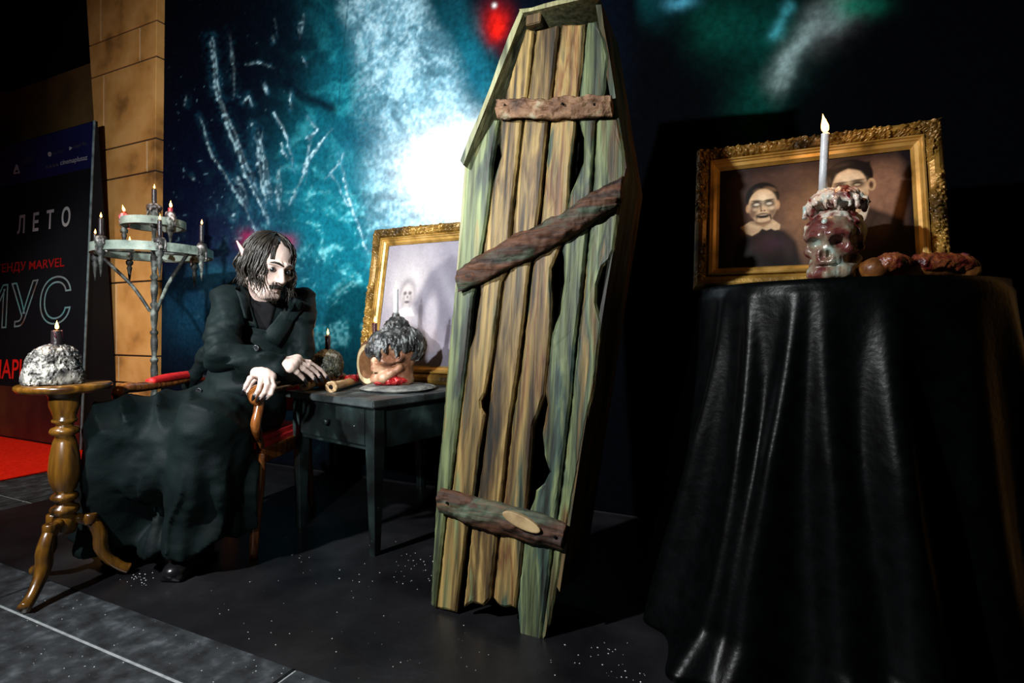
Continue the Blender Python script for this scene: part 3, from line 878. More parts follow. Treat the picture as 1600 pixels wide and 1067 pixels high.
# ------------------------------------------------------------ picture frames
M['gold'] = noise_mat('worn gilt', [srgb(44, 32, 12), srgb(120, 90, 34), srgb(170, 134, 62)], 9, 0.42, metallic=0.35, bump=0.3, bscale=60, lo=0.3, hi=0.7, specks=(40, 0.74, srgb(206, 196, 160)))
M['gilt2'] = noise_mat('gilt fillet', [srgb(104, 78, 30), srgb(170, 132, 62), srgb(196, 160, 92)], 12, 0.38, metallic=0.4, lo=.3, hi=.7)
M['ink'] = noise_mat('dark slip', [(0.004, 0.004, 0.003), (0.008, 0.007, 0.005)], 10, 0.6)
M['printl'] = attr_mat('old photograph print', 0.32, 0.5, 0.08, 90)
M['printr'] = attr_mat('dark photograph print', 0.38, 0.4, 0.08, 90)
def frame(root, W, H, fw, seed):
    """mitred mouldings: an ornamented outer band, an inner stepped fillet"""
    outer = [(0.0, 0.035), (0.0, -0.012), (0.08, -0.026), (0.2, -0.033), (0.36, -0.033), (0.5, -0.026), (0.58, -0.014)]
    fil = [(0.58, -0.012), (0.60, -0.026), (0.66, -0.028), (0.70, -0.020), (0.74, -0.020), (0.78, -0.014), (0.90, -0.010), (0.94, -0.004), (1.0, 0.004)]
    corners = [Vector((0, 0)), Vector((W, 0)), Vector((W, H)), Vector((0, H))]
    inn = [Vector((1, 1)), Vector((-1, 1)), Vector((-1, -1)), Vector((1, -1))]
    for s in range(4):
        a, b_ = corners[s], corners[(s + 1) % 4]
        ia, ib = inn[s], inn[(s + 1) % 4]
        for nm, prof, orn, mt, n in (('ornate_rail', outer, True, M['gold'], 130), ('inner_fillet', fil, False, M['gilt2'], 2)):
            if orn:
                pr = []
                for i in range(len(prof) - 1):
                    k = 1 if i == 0 else 3
                    for j in range(k): pr.append((prof[i][0] + (prof[i + 1][0] - prof[i][0]) * j / k, prof[i][1] + (prof[i + 1][1] - prof[i][1]) * j / k))
                prof = pr + [prof[-1]]
            vs_, fs = [], []
            for i in range(n + 1):
                t = i / n
                for d, y in prof:
                    pa = a + ia * d * fw; pb = b_ + ib * d * fw
                    q = pa.lerp(pb, t)
                    vs_.append((q.x, y, q.y))
            A = np.array(vs_)
            m = len(prof)
            if orn:
                nz = fbm(np.stack([A[:, 0], A[:, 1] * 0, A[:, 2]], 1) * 75 + seed, 3, seed + s)
                area = sm(fbm(np.stack([A[:, 0], A[:, 1] * 0, A[:, 2]], 1) * 9 + seed * 3, 2, seed + 9), .36, .50)
                up = (A[:, 1] < -0.013)
                A[:, 1] -= up * area * (np.abs(nz - .5) * 4) * 0.011
            for i in range(n):
                for j in range(m - 1): fs.append((i * m + j, (i + 1) * m + j, (i + 1) * m + j + 1, i * m + j + 1))
            mesh(nm, A, fs, mt, root)
    # backing board and dark slip
    box('backing', 0.004, W - .004, 0.022, 0.034, 0.004, H - .004, M['ink'], root, 0)
    return fw
def print_on(root, W, H, fw, painter, mat, nx=230, nz_=150):
    xs = np.linspace(fw * .97, W - fw * .97, nx); zs_ = np.linspace(fw * .97, H - fw * .97, nz_)
    X, Z = np.meshgrid(xs, zs_, indexing='ij')
    a = (X - fw) / (W - 2 * fw); b_ = 1 - (Z - fw) / (H - 2 * fw)       # 0..1 across, 0..1 from the top
    C = painter(a, b_)
    I = np.arange(nx * nz_).reshape(nx, nz_)
    fs = np.stack([I[:-1, :-1].ravel(), I[1:, :-1].ravel(), I[1:, 1:].ravel(), I[:-1, 1:].ravel()], 1)
    o = mesh('portrait_print', np.stack([X.ravel(), np.full(X.size, 0.008) + 0.0008 * np.sin(X.ravel() * 40 + Z.ravel() * 23), Z.ravel()], 1), fs, mat, root)
    set_print(o, C.reshape(-1, 3))
    return o
class Canvas:
    def __init__(s, a, b, asp):
        s.a, s.b, s.asp = a, b, asp
        s.C = np.zeros(a.shape + (3,))
    def mix(s, col, al):
        al = np.clip(al, 0, 1)[..., None]
        s.C = s.C * (1 - al) + np.array(srgb(*col)) * al
    def e(s, cx, cy, rx, ry, soft=0.15, rot=0):
        c, sn = math.cos(math.radians(rot)), math.sin(math.radians(rot))
        x, y = (s.a - cx) * s.asp, (s.b - cy)
        x, y = x * c + y * sn, -x * sn + y * c
        return sm(np.hypot(x / (rx * s.asp), y / ry), 1 + soft, 1 - soft)
    def poly(s, pts, soft=0.012):
        inside = np.zeros(s.a.shape, bool)
        best = np.full(s.a.shape, 9.0)
        n = len(pts)
        for i in range(n):
            x0, y0 = pts[i]; x1, y1 = pts[(i + 1) % n]
            c = ((y0 > s.b) != (y1 > s.b)) & (s.a < (x1 - x0) * (s.b - y0) / ((y1 - y0) if abs(y1 - y0) > 1e-9 else 1e-9) + x0)
            inside ^= c
            dx, dy = (x1 - x0) * s.asp, y1 - y0
            h = np.clip((((s.a - x0) * s.asp) * dx + (s.b - y0) * dy) / max(dx * dx + dy * dy, 1e-9), 0, 1)
            best = np.minimum(best, np.hypot((s.a - x0) * s.asp - h * dx, s.b - y0 - h * dy))
        return sm(np.where(inside, best, -best), -soft, soft)
def paint_right(a, b):
    k = Canvas(a, b, 1.52)
    q = np.stack([a * 1.52, b, a * 0], -1)
    n = fbm(q * 6, 4, 4); n2 = fbm(q * 22, 3, 8)
    k.mix((22, 14, 12), np.ones_like(a))
    k.mix((86, 62, 52), k.e(.50, .50, .36, .75, .8) * (.5 + .7 * n))
    k.mix((156, 116, 92), k.e(.88, .40, .14, .30, .7) * .8)
    k.mix((150, 112, 84), k.e(.42, .66, .10, .26, .8) * .55)
    k.mix((18, 11, 18), sm(a, .12, 0) * .9 + sm(a, .93, 1.0) * .95 + sm(b, .12, 0) * .6)
    # woman: dress, collar, neck, hair, face
    k.mix((20, 13, 13), k.poly([(.08, 1.02), (.10, .76), (.16, .64), (.26, .60), (.37, .66), (.43, .78), (.46, 1.02)], .03))
    k.mix((62, 42, 36), k.e(.27, .78, .07, .10, .8) * .6 + k.e(.39, .80, .03, .12, .8) * .4)
    k.mix((206, 176, 138), k.poly([(.125, .60), (.18, .545), (.30, .535), (.345, .60), (.34, .645), (.315, .65), (.295, .63), (.27, .645), (.245, .625), (.225, .66), (.19, .69), (.155, .665)], .008))
    k.mix((120, 84, 62), k.e(.175, .645, .045, .045, .7) * .4)
    k.mix((170, 134, 98), k.poly([(.205, .50), (.29, .50), (.295, .57), (.255, .615), (.21, .575)], .012))
    k.mix((60, 38, 28), k.e(.235, .555, .05, .035, .7) * .6)
    k.mix((16, 11, 11), k.e(.245, .305, .094, .145, .06))
    k.mix((120, 92, 70), k.e(.29, .235, .035, .022, .6, 20) * .8 + k.e(.215, .235, .022, .016, .6, -25) * .5)
    k.mix((190, 150, 112), k.e(.166, .415, .013, .042, .3) + k.e(.330, .40, .013, .046, .3))
    k.mix((214, 180, 140), k.e(.248, .395, .080, .168, .07))
    k.mix((244, 226, 192), k.e(.258, .335, .045, .06, .8) * .7)
    k.mix((92, 64, 50), k.e(.302, .455, .022, .075, .7, -8) * .75 + k.e(.194, .455, .022, .075, .7, 8) * .85)
    k.mix((236, 212, 176), k.e(.296, .425, .016, .022, .7) * .7 + k.e(.205, .425, .012, .018, .7) * .5)
    for ex in (.214, .284):
        k.mix((30, 18, 15), k.e(ex, .375, .030, .034, .7) * .98)
        k.mix((226, 214, 190), k.e(ex, .380, .0155, .013, .5) * .95)
    k.mix((46, 28, 22), k.e(.214, .345, .030, .008, .6, 6) * .8 + k.e(.284, .345, .030, .008, .6, -6) * .8)
    k.mix((104, 74, 56), k.e(.238, .415, .006, .04, .7) * .7)
    k.mix((70, 44, 34), k.e(.242, .447, .006, .007, .6) + k.e(.258, .447, .006, .007, .6))
    k.mix((20, 11, 10), k.e(.250, .497, .040, .026, .35))
    k.mix((206, 178, 146), k.e(.250, .489, .024, .007, .6) * .8)
    k.mix((30, 16, 14), k.e(.292, .515, .005, .032, .5, -10) * .85 + k.e(.216, .515, .005, .03, .5) * .5)
    k.mix((224, 192, 152), k.e(.252, .538, .028, .014, .7) * .7)
    # man: jacket, shirt, neck, hair, face
    k.mix((24, 17, 16), k.poly([(.50, 1.02), (.55, .80), (.62, .64), (.70, .56), (.80, .50), (.88, .57), (.96, .64), (.99, 1.02)], .03))
    k.mix((84, 62, 48), k.e(.85, .68, .05, .12, .8, 20) * .6 + k.e(.78, .62, .02, .10, .8, 25) * .4)
    k.mix((200, 188, 168), k.poly([(.665, .60), (.72, .585), (.78, .45), (.797, .49), (.778, .60), (.71, .73), (.68, .68)], .008))
    k.mix((150, 116, 86), k.poly([(.66, .44), (.785, .38), (.780, .49), (.72, .58), (.67, .57)], .014))
    k.mix((20, 14, 13), k.e(.705, .175, .118, .150, .06) + k.e(.775, .235, .045, .12, .1))
    k.mix((74, 56, 44), k.e(.66, .09, .05, .03, .7, -15) * .5)
    k.mix((196, 160, 122), k.e(.812, .285, .022, .060, .15))
    k.mix((84, 58, 44), k.e(.811, .29, .010, .034, .5))
    k.mix((208, 176, 138), k.e(.705, .33, .092, .222, .06))
    k.mix((240, 220, 186), k.e(.700, .205, .062, .055, .8) * .8)
    k.mix((20, 14, 13), k.poly([(.60, .10), (.81, .06), (.815, .22), (.785, .20), (.765, .145), (.70, .115), (.64, .15), (.615, .26)], .014))
    k.mix((92, 64, 48), k.e(.768, .42, .024, .095, .7, -10) * .8 + k.e(.640, .42, .022, .09, .7, 10) * .85)
    k.mix((232, 206, 168), k.e(.755, .345, .022, .026, .7) * .7 + k.e(.650, .35, .014, .022, .7) * .5)
    for ex, ey in ((.662, .278), (.744, .268)):
        k.mix((28, 17, 14), k.e(ex, ey, .036, .034, .7) * .98)
        k.mix((206, 186, 154), k.e(ex, ey + .008, .015, .010, .5) * .9)
        k.mix((26, 16, 13), k.e(ex, ey - .034, .036, .009, .6, -4) * .8)
    k.mix((96, 68, 52), k.e(.690, .335, .007, .05, .7) * .7)
    k.mix((236, 210, 172), k.e(.704, .335, .007, .05, .7) * .6)
    k.mix((60, 38, 30), k.e(.692, .387, .008, .008, .6) + k.e(.714, .387, .008, .008, .6))
    k.mix((16, 9, 8), k.e(.708, .452, .046, .034, .35))
    k.mix((196, 168, 134), k.e(.706, .440, .028, .008, .6) * .85)
    k.mix((18, 11, 18), k.e(.70, .615, .040, .020, .4))
    k.mix((60, 22, 60), k.e(.80, .84, .05, .05, .7) * .35 + k.e(.30, .78, .07, .06, .8) * .3)
    k.C *= (0.74 + 0.52 * n2)[..., None]
    return np.clip(k.C, 0, 1) * 0.8

def paint_left(a, b):
    k = Canvas(a, b, 0.85)
    q = np.stack([a, b, a * 0], -1)
    n = fbm(q * 5, 4, 14); n2 = fbm(q * 16, 3, 18)
    k.mix((128, 124, 138), np.ones_like(a))
    k.mix((184, 178, 184), k.e(.30, .35, .35, .40, .8) * .85)
    k.mix((206, 200, 200), k.e(.28, .36, .2, .2, .8) * .7)  # glare on the picture painted into its colours as a pale centre
    k.mix((104, 100, 116), k.poly([(.36, .50), (.52, .24), (.75, .12), (1.02, .14), (1.02, .9), (.62, .78), (.48, .62), (.40, .58)], .04) * .8)
    k.mix((196, 190, 198), k.e(.58, .62, .07, .18, .5) * .6)
    k.mix((184, 176, 178), k.poly([(.12, .92), (.16, .62), (.24, .55), (.33, .58), (.40, .74), (.42, .95)], .03) * .7)
    k.mix((108, 100, 106), k.e(.285, .405, .092, .112, .35) * .6)
    k.mix((206, 198, 196), k.e(.285, .43, .072, .096, .3) * .9)
    k.mix((150, 140, 142), k.e(.325, .47, .022, .045, .7) * .7 + k.e(.245, .47, .018, .045, .7) * .6)
    for ex in (.256, .314): k.mix((96, 86, 92), k.e(ex, .413, .020, .015, .7) * .9)
    k.mix((120, 110, 114), k.e(.287, .445, .009, .012, .5))
    k.mix((100, 88, 94), k.e(.287, .487, .028, .012, .5))
    k.mix((226, 220, 216), k.poly([(.20, .56), (.27, .53), (.34, .54), (.39, .60), (.31, .60), (.24, .62)], .012) * .8)
    k.mix((120, 114, 122), np.exp(-((a - .40 - (b - .5) * .5) / .012) ** 2) * sm(b, .52, .58) * sm(b, .95, .8) * .5)
    k.mix((128, 124, 138), sm(b, .78, 1.0) * .6)
    k.C *= (0.88 + 0.24 * n2)[..., None]
    return np.clip(k.C, 0, 1) * 0.62
# left frame: leans against the backdrop on the table
FL0 = uv(-1.993, 2.30, TZ + 0.001)
lean = math.radians(10)
fmat = Matrix.Translation(FL0) @ Matrix.Rotation(UA, 4, 'Z') @ Matrix.Rotation(-lean, 4, 'X')
fr1 = empty('picture_frame', mat=fmat)
tag(fr1, 'gilt picture frame with a pale portrait washed out by painted glare leaning on the side table', 'picture frame')
frame(fr1, 0.74, 0.845, 0.094, 3)
print_on(fr1, 0.74, 0.845, 0.094, paint_left, M['printl'], 150, 170)
# right frame: stands on the velvet-covered table, leaning back
l2 = math.radians(12.5)
fr2 = empty('picture_frame', mat=Matrix.Translation(Vector((0.652, 1.955, 1.039))) @ Matrix.Rotation(UA, 4, 'Z') @ Matrix.Rotation(-l2, 4, 'X'))
tag(fr2, 'gilt frame with dark portrait of a ghastly couple behind the tall white candle', 'picture frame')
W2, Hh = 0.742, 0.54
frame(fr2, W2, Hh, 0.082, 6)
print_on(fr2, W2, Hh, 0.082, paint_right, M['printr'], 260, 180)

# ------------------------------------------------------------ velvet-covered round table
M['velvet'] = noise_mat('black velvet', [(0.0005, 0.0006, 0.0007), (0.0015, 0.002, 0.0021)], 24, 0.27, bump=0.10, bscale=60, spec=0.10, detail=6, rough2=0.38)
VC = Vector((1.055, 1.765, 0)); VR = 0.42; VZ = 1.033
vt = empty('pedestal_table', VC)
tag(vt, 'tall round table hidden under the black velvet cloth', 'table')
v_, f_ = lathe([(0.36, 0), (0.36, 0.02), (0.05, 0.05), (0.04, VZ - .05), (0.12, VZ - .03), (VR - .012, VZ - .025), (VR - .012, VZ - .006)], 40)
mesh('table_body', v_, f_, M['black'], vt)
def drape():
    nphi, nt_ = 360, 70
    ph = np.linspace(0, 2 * math.pi, nphi, endpoint=False)
    folds = [(-168, 4.5, .05), (-151, 3.8, .055), (-136, 4.2, .06), (-121, 5, .045), (-103, 6, .085), (-78, 9, .03), (-52, 9, .05), (-25, 8, .075), (8, 10, .05), (40, 12, .05), (75, 10, .05), (110, 11, .06), (150, 9, .06)]
    vs_ = []
    t = np.linspace(0, 1, nt_)
    for k in t:
        z = VZ - (VZ - 0.006) * (k ** 1.0)
        flare = 0.045 * k + 0.05 * k * k
        r = np.full(nphi, VR + 0.002) + flare
        fo = np.zeros(nphi)
        for c, w_, a_ in folds:
            cc = math.radians(c) + 0.06 * math.sin(k * 3 + c)
            d = (ph - cc + math.pi) % (2 * math.pi) - math.pi
            ww = math.radians(w_) * (0.8 + .5 * k)
            fo += a_ * np.exp(-(d / ww) ** 2)
        r = r + fo * min(1, k * 2.2) ** 0.8 * (0.65 + .6 * k)
        left = np.exp(-(((ph - math.radians(-160) + math.pi) % (2 * math.pi) - math.pi) / math.radians(35)) ** 2)
        r = r + left * 0.13 * max(0, k - .15) ** 1.6
        r = r + (0.05 * max(0, k - .9) / .1) * (0.6 + .8 * np.sin(ph * 9)) * 1.0
        rr = fbm(np.stack([np.cos(ph) * 6, np.sin(ph) * 6, np.full(nphi, k * 3)], 1), 3, 2) - .5
        r = r + rr * 0.02 * k
        if k < 0.02: r = np.full(nphi, VR - 0.004)
        vs_.append(np.stack([r * np.cos(ph), r * np.sin(ph), np.full(nphi, z)], 1))
    A = np.concatenate(vs_)
    vv_ = (A[:, 0] + VC.x) * V.x + (A[:, 1] + VC.y) * V.y
    ex_ = np.maximum(vv_ - (WALLV - .03), 0)
    A[:, 0] -= ex_ * V.x; A[:, 1] -= ex_ * V.y
    top = []
    for rr_ in (0.66, 0.33):
        top.append(np.stack([VR * rr_ * np.cos(ph), VR * rr_ * np.sin(ph), np.full(nphi, VZ + 0.0015)], 1))
    base = len(A)
    A = np.concatenate([A] + top + [np.array([[0, 0, VZ + 0.0015]])])
    fs = []
    for i in range(nt_ - 1):
        for k in range(nphi):
            k2 = (k + 1) % nphi
            fs.append((i * nphi + k, (i + 1) * nphi + k, (i + 1) * nphi + k2, i * nphi + k2))
    for k in range(nphi):
        k2 = (k + 1) % nphi
        fs.append((k, k2, base + k2, base + k)); fs.append((base + k, base + k2, base + nphi + k2, base + nphi + k)); fs.append((base + nphi + k, base + nphi + k2, base + 2 * nphi))
    o = mesh('velvet_cloth', A, fs, M['velvet'], None, True, VC)
    sd = o.modifiers.new('s', 'SOLIDIFY'); sd.thickness = 0.003; sd.offset = 1
    return o
tag(drape(), 'black velvet cloth draped to the floor over the round table', 'tablecloth')

# ------------------------------------------------------------ candles
M['flame'] = emit_mat('flame', (1.0, 0.42, 0.10), 9)
M['flametip'] = emit_mat('flame core', (1.0, 0.82, 0.5), 26)
M['wick'] = noise_mat('burnt wick', [(0.004, 0.003, 0.003), (0.01, 0.008, 0.006)], 40, 0.9)
def wax_mat(name, c, rough=0.35, sub=0.0):
    m = noise_mat(name, [tuple(x * .8 for x in c), c], 30, rough, bump=0.15, bscale=90, spec=0.5)
    return m
M['wax_black'] = wax_mat('black wax', (0.016, 0.010, 0.012))
M['wax_red'] = wax_mat('dark red wax', (0.05, 0.006, 0.010))
M['wax_bright'] = wax_mat('red wax', (0.30, 0.02, 0.03))
M['wax_white'] = wax_mat('white wax', (0.62, 0.64, 0.66), 0.4)
def flame_mesh(h):
    prof = [(0.0006, 0.0)] + [(h * 0.21 * math.sin(math.pi * min(1, t * .93 + .05) ** 0.62) * (1 - t) ** 0.35, h * t) for t in np.linspace(0.03, 0.97, 12)] + [(0.0003, h)]
    return lathe(prof, 12)
def candle(base, h, r, mat, label, group=None, tilt=(0, 0), flame_h=0.028, flame_tilt=0.0, light=0.5, melt=None):
    root = empty('candle', base)
    root.rotation_euler = (tilt[0], tilt[1], 0)
    tag(root, label, 'candle', group)
    prof = [(r * 1.02, -0.004), (r * 1.0, h * .3), (r * .97, h * .7), (r * .96, h - .006), (r * .98, h - .002), (r * .8, h), (r * .3, h - .004)]
    v_, f_ = lathe(prof, 18, noise=r * .06, nscale=60, seed=int(base[0] * 100) % 9)
    mesh('wax_stick', v_, f_, mat, root, True)
    if melt:
        rr = random.Random(int(abs(base[0]) * 1000))
        parts = []
        for k in range(4):
            a = rr.uniform(0, 6.28); L_ = rr.uniform(.25, .6) * h
            pts = [(r * .95 * math.cos(a + .1 * j), r * .95 * math.sin(a + .1 * j), h - L_ * j / 4) for j in range(5)]
            parts.append(tube(pts, [r * .16, r * .15, r * .17, r * .2, r * .12], 6))
        mesh('wax_drips', *join(parts), melt, root, True)
    wl = 0.008
    v_, f_ = tube([(0, 0, h - .006), (0.0005, 0, h + wl * .5), (0.002, 0, h + wl)], 0.0012, 6)
    mesh('wick', v_, f_, M['wick'], root)
    v_, f_ = flame_mesh(flame_h)
    fl = mesh('flame', v_, f_, M['flame'], root, True, (0.001, 0, h + wl * .5))
    fl.rotation_euler = (0, flame_tilt, 0)
    if light:
        l = bpy.data.lights.new('candle_light', 'POINT'); l.energy = light; l.color = (1.0, 0.50, 0.18); l.shadow_soft_size = 0.012
        lo = bpy.data.objects.new('candle_light', l); COL.objects.link(lo); lo.parent = root; lo.location = (0, -0.012, h + wl + flame_h * .9)
    return root

# ------------------------------------------------------------ skulls
def rotz(p, c, a):
    q = p - A3(c)
    ca, sa = math.cos(a), math.sin(a)
    return np.stack([q[:, 0] * ca + q[:, 1] * sa, -q[:, 0] * sa + q[:, 1] * ca, q[:, 2]], 1)
def skull_sdf(q, jaw=True):
    """skull facing -y, about 0.2 m high, resting on z=0"""
    x, y, z = q[:, 0], q[:, 1], q[:, 2]
    ax = np.stack([np.abs(x), y, z], 1)
    d = ell(q, (0, 0.012, 0.135), (0.071, 0.090, 0.068))
    d = smin(d, ell(q, (0, -0.055, 0.125), (0.055, 0.035, 0.045)), 0.03)
    d = smin(d, ell(q, (0, -0.05, 0.065), (0.040, 0.040, 0.040)), 0.03)
    d = smin(d, cap(ax, (0.048, -0.055, 0.085), (0.062, -0.005, 0.092), 0.012, 0.009), 0.02)
    d = smin(d, cap(ax, (0.012, -0.088, 0.122), (0.046, -0.075, 0.122), 0.010, 0.009), 0.014)
    if jaw:
        d = smin(d, cap(ax, (0.0, -0.075, 0.022), (0.036, -0.055, 0.026), 0.018, 0.016), 0.015)
        d = smin(d, cap(ax, (0.036, -0.055, 0.026), (0.052, -0.002, 0.062), 0.015, 0.012), 0.012)
    d = smin(d, cap(q, (0, 0.02, 0.10), (0, 0.02, 0.02), 0.035, 0.045), 0.03)
    d = smax(d, -ell(ax, (0.030, -0.088, 0.100), (0.019, 0.026, 0.017)), 0.008)
    d = smax(d, -ell(ax, (0.007, -0.095, 0.070), (0.008, 0.02, 0.015)), 0.005)
    d = smax(d, -ell(ax, (0.062, -0.035, 0.105), (0.012, 0.03, 0.02)), 0.01)
    if jaw:
        front = sm(-y, 0.06, 0.085)
        d = d + front * 0.0022 * (np.abs(np.sin(x * 390)) < .35) * sm(np.abs(z - .042), .026, .018)
        d = smax(d, -sbox(q, (0, -0.09, 0.043), (0.032, 0.02, 0.0028)), 0.004)
    return d
def wax_cap_sdf(q, seed, zc=0.17, rx=0.066, ry=0.08, rz=0.045, drips=22, dl=(0.05, 0.12), lump=0.010, freq=70, topz=None):
    rr = random.Random(seed)
    d = ell(q, (0, 0.005, zc), (rx, ry, rz))
    for k in range(drips):
        a = rr.uniform(0, 2 * math.pi)
        L_ = rr.uniform(*dl)
        r0 = 0.62
        pa = (rx * r0 * math.cos(a), .005 + ry * r0 * math.sin(a), zc + rz * .45)
        pb = (rx * 1.06 * math.cos(a), .005 + ry * 1.06 * math.sin(a), zc - .012)
        pc = (rx * 1.08 * math.cos(a), .005 + ry * 1.10 * math.sin(a), zc - L_)
        rad = rr.uniform(.006, .010)
        d = smin(d, cap(q, pa, pb, rad, rad * .8), 0.008)
        d = smin(d, cap(q, pb, pc, rad * .8, rad * .9), 0.006)
    n = fbm(q * np.array([freq, freq, freq * .5]) + seed * 3.7, 3, seed)
    return d - (np.abs(n - .5) * 2 - .25) * lump
def wax_coat_sdf(q, seed, level=.09, spikes=.06, thick=.005, lump=.010, freq=85, vert=.35, mound=None, jaw=True):
    """wax that has run down over a skull: hugs it, ends in ragged drips"""
    s = skull_sdf(q, jaw)
    if mound: s = smin(s, ell(q, mound[0], mound[1]), .03)
    a = np.arctan2(q[:, 1], q[:, 0])
    r3 = np.stack([np.cos(a) * 5, np.sin(a) * 5, np.full(len(a), seed * 1.7)], 1)
    zb = level - spikes * (vnoise(r3 * 1.9, seed) * 1.6 - .55)
    n = fbm(q * np.array([freq, freq, freq * vert]) + seed * 3.1, 3, seed)
    rid = (1 - np.abs(n - .5) * 4)
    return smax(s - thick - rid * lump, zb - q[:, 2], .008)
M['bone'] = noise_mat('old bone', [srgb(64, 36, 24), srgb(136, 92, 66), srgb(190, 158, 128)], 14, 0.45, bump=0.3, bscale=50, lo=.3, hi=.7)
M['skull_dark'] = noise_mat('bloody painted skull', [srgb(20, 8, 8), srgb(92, 44, 40), srgb(130, 116, 96), srgb(150, 170, 160)], 16, 0.28, bump=0.3, bscale=60, lo=.3, hi=.7, spec=.6)
M['wax_grey'] = noise_mat('grey white wax crust', [srgb(14, 14, 14), srgb(84, 82, 78), srgb(172, 170, 160)], 30, 0.45, bump=0.4, bscale=70, lo=.3, hi=.62)
M['wax_char'] = noise_mat('charcoal wax crust', [srgb(14, 14, 14), srgb(40, 42, 42), srgb(118, 122, 120)], 26, 0.38, bump=0.4, bscale=80, lo=.3, hi=.72)
M['wax_moss'] = noise_mat('moss green wax crust', [srgb(18, 18, 14), srgb(62, 64, 48), srgb(200, 204, 196)], 22, 0.5, bump=0.4, bscale=80, lo=.32, hi=.75)
M['wax_gore'] = noise_mat('white and red wax crust', [srgb(18, 8, 8), srgb(110, 40, 36), srgb(206, 190, 172), srgb(150, 172, 164)], 24, 0.25, bump=0.4, bscale=70, lo=.3, hi=.68, spec=.6)
M['fleshcut'] = noise_mat('raw bloody flesh', [srgb(70, 6, 8), srgb(168, 22, 26), srgb(206, 96, 92)], 60, 0.22, bump=0.5, bscale=120, spec=.6)
def skull(name, label, base, ang, sc, bone, wax, seed, wargs, jaw=True, res=0.0030, show_bone=True):
    root = empty(name, base, ang)
    tag(root, label, 'skull')
    if show_bone:
        V1, F1 = surfnet(lambda p: skull_sdf(p, jaw) - (fbm(p * 60 + seed, 2, seed) - .5) * .004, (-.09, -.125, -.004), (.09, .115, .215), res)
        V1[:, 2] = np.maximum(V1[:, 2], 0)
        mesh('cranium', V1 * sc, F1, bone, root, True)
    hz = wargs.get('zc', .16)
    V2, F2 = surfnet(lambda p: (wax_coat_sdf if 'level' in wargs else wax_cap_sdf)(p, seed, **wargs), (-.13, -.14, 0.0), (.13, .14, hz + .12), res * 1.05)
    mesh('wax_crust', V2 * sc, F2, wax, root, True)
    return root

# big skull on the side table, in profile
def tabp(px, py):                       # pixel to a point on the table top
    d = ray(px, py); t = (TZ - CAMH) / d.z
    return CAM0 + d * t
pl_c = P(622, 605, 2.50); pl_c.z = TZ
M['slate'] = noise_mat('grey slate', [srgb(40, 42, 42), srgb(96, 98, 94), srgb(136, 136, 128)], 14, 0.7, bump=0.6, bscale=40, stretch=(1, 1, 4))
v_, f_ = lathe([(0.150, 0.0), (0.165, 0.006), (0.172, 0.011), (0.165, 0.016), (0.155, 0.020), (0.14, 0.024), (0.10, 0.026)], 44, noise=0.012, nscale=14, seed=3)
plate = mesh('slate_plate', v_, f_, M['slate'], None, False, pl_c)
tag(plate, 'rough round grey slate under the big brown skull', 'plate')
SB = Vector((pl_c.x - 0.01, pl_c.y, TZ + 0.027))
big = skull('skull', 'big brown skull in profile capped with charcoal wax on the slate', SB, math.radians(-62), 1.28, M['bone'], M['wax_char'], 5,
            dict(level=.118, spikes=.055, thick=.005, lump=.008, freq=95, vert=.3))
Vc, Fc = surfnet(lambda p: np.minimum(wax_cap_sdf(p, 15, zc=.20, rx=.04, ry=.045, rz=.045, drips=10, dl=(.02, .05), lump=.010, freq=80), cap(p, (0, 0, .2), (0, 0, .246), .028, .014)), (-.08, -.08, .12), (.08, .08, .28), .0034)
mesh('wax_peak', Vc * 1.28, Fc, M['wax_char'], big, True)
Vg, Fg = surfnet(lambda p: ell(p, (0, -.015, .016), (.058, .07, .022)) - (fbm(p * 110, 2, 7) - .5) * .012, (-.08, -.1, -.004), (.08, .07, .05), .0032)
Vg[:, 2] = np.maximum(Vg[:, 2], -.001)
mesh('bloody_neck', Vg * 1.28, Fg, M['fleshcut'], big, True)
candle(SB + Vector((0.0, 0, 0.245 * 1.28)), 0.125, 0.0115, M['wax_white'], 'slim white candle on the big skull before the pale portrait', flame_h=0.034, light=0.25)
# log slice with a red candle behind it
ls = empty('log_slice', P(574, 588, 2.62)); ls.location.z = TZ
ls.rotation_euler.z = math.radians(-32)
tag(ls, 'upright sawn log slice with bark left of the big skull', 'log')
M['ring1'] = noise_mat('cream sapwood', [srgb(178, 160, 118), srgb(206, 190, 150)], 20, .6)
M['ring2'] = noise_mat('brown heartwood', [srgb(88, 56, 32), srgb(126, 88, 54)], 30, .6, bump=.3)
def disc(prof, noise=.004):
    v_, f_ = lathe(prof, 40, noise=noise, nscale=18, seed=8)
    return np.stack([v_[:, 0] * .72, v_[:, 2], v_[:, 1] * 1.0 + 0.112], 1), f_
mesh('bark', *disc([(0.098, 0.0), (0.110, 0.004), (0.113, 0.03), (0.110, 0.07), (0.09, 0.072)], .007), M['bark'], ls, True)
mesh('sapwood', *disc([(0.095, -0.004), (0.097, 0.004), (0.09, 0.02)], .002), M['ring1'], ls)
mesh('heartwood', *disc([(0.070, -0.008), (0.072, 0.0), (0.06, 0.02)], .004), M['ring2'], ls)
candle(ls.location + Vector((0.028, 0.03, 0.215)), 0.095, 0.012, M['wax_red'], 'dark red candle on the log slice against the gilt frame', flame_h=0.03, light=0.3, melt=M['wax_red'])
# small skull
s2 = P(512, 598, 2.60); s2.z = TZ
skull('skull', 'small pale skull with mossy wax crust beside the resting hand', s2, math.radians(15), 0.86, M['bone'], M['wax_moss'], 9, dict(level=.10, spikes=.05, thick=.006, lump=.010, freq=90, vert=.6))
candle(s2 + Vector((0, 0, .165)), 0.085, 0.012, M['wax_black'], 'short black candle on the small mossy skull', flame_h=0.028, light=0.35, melt=M['wax_red'])

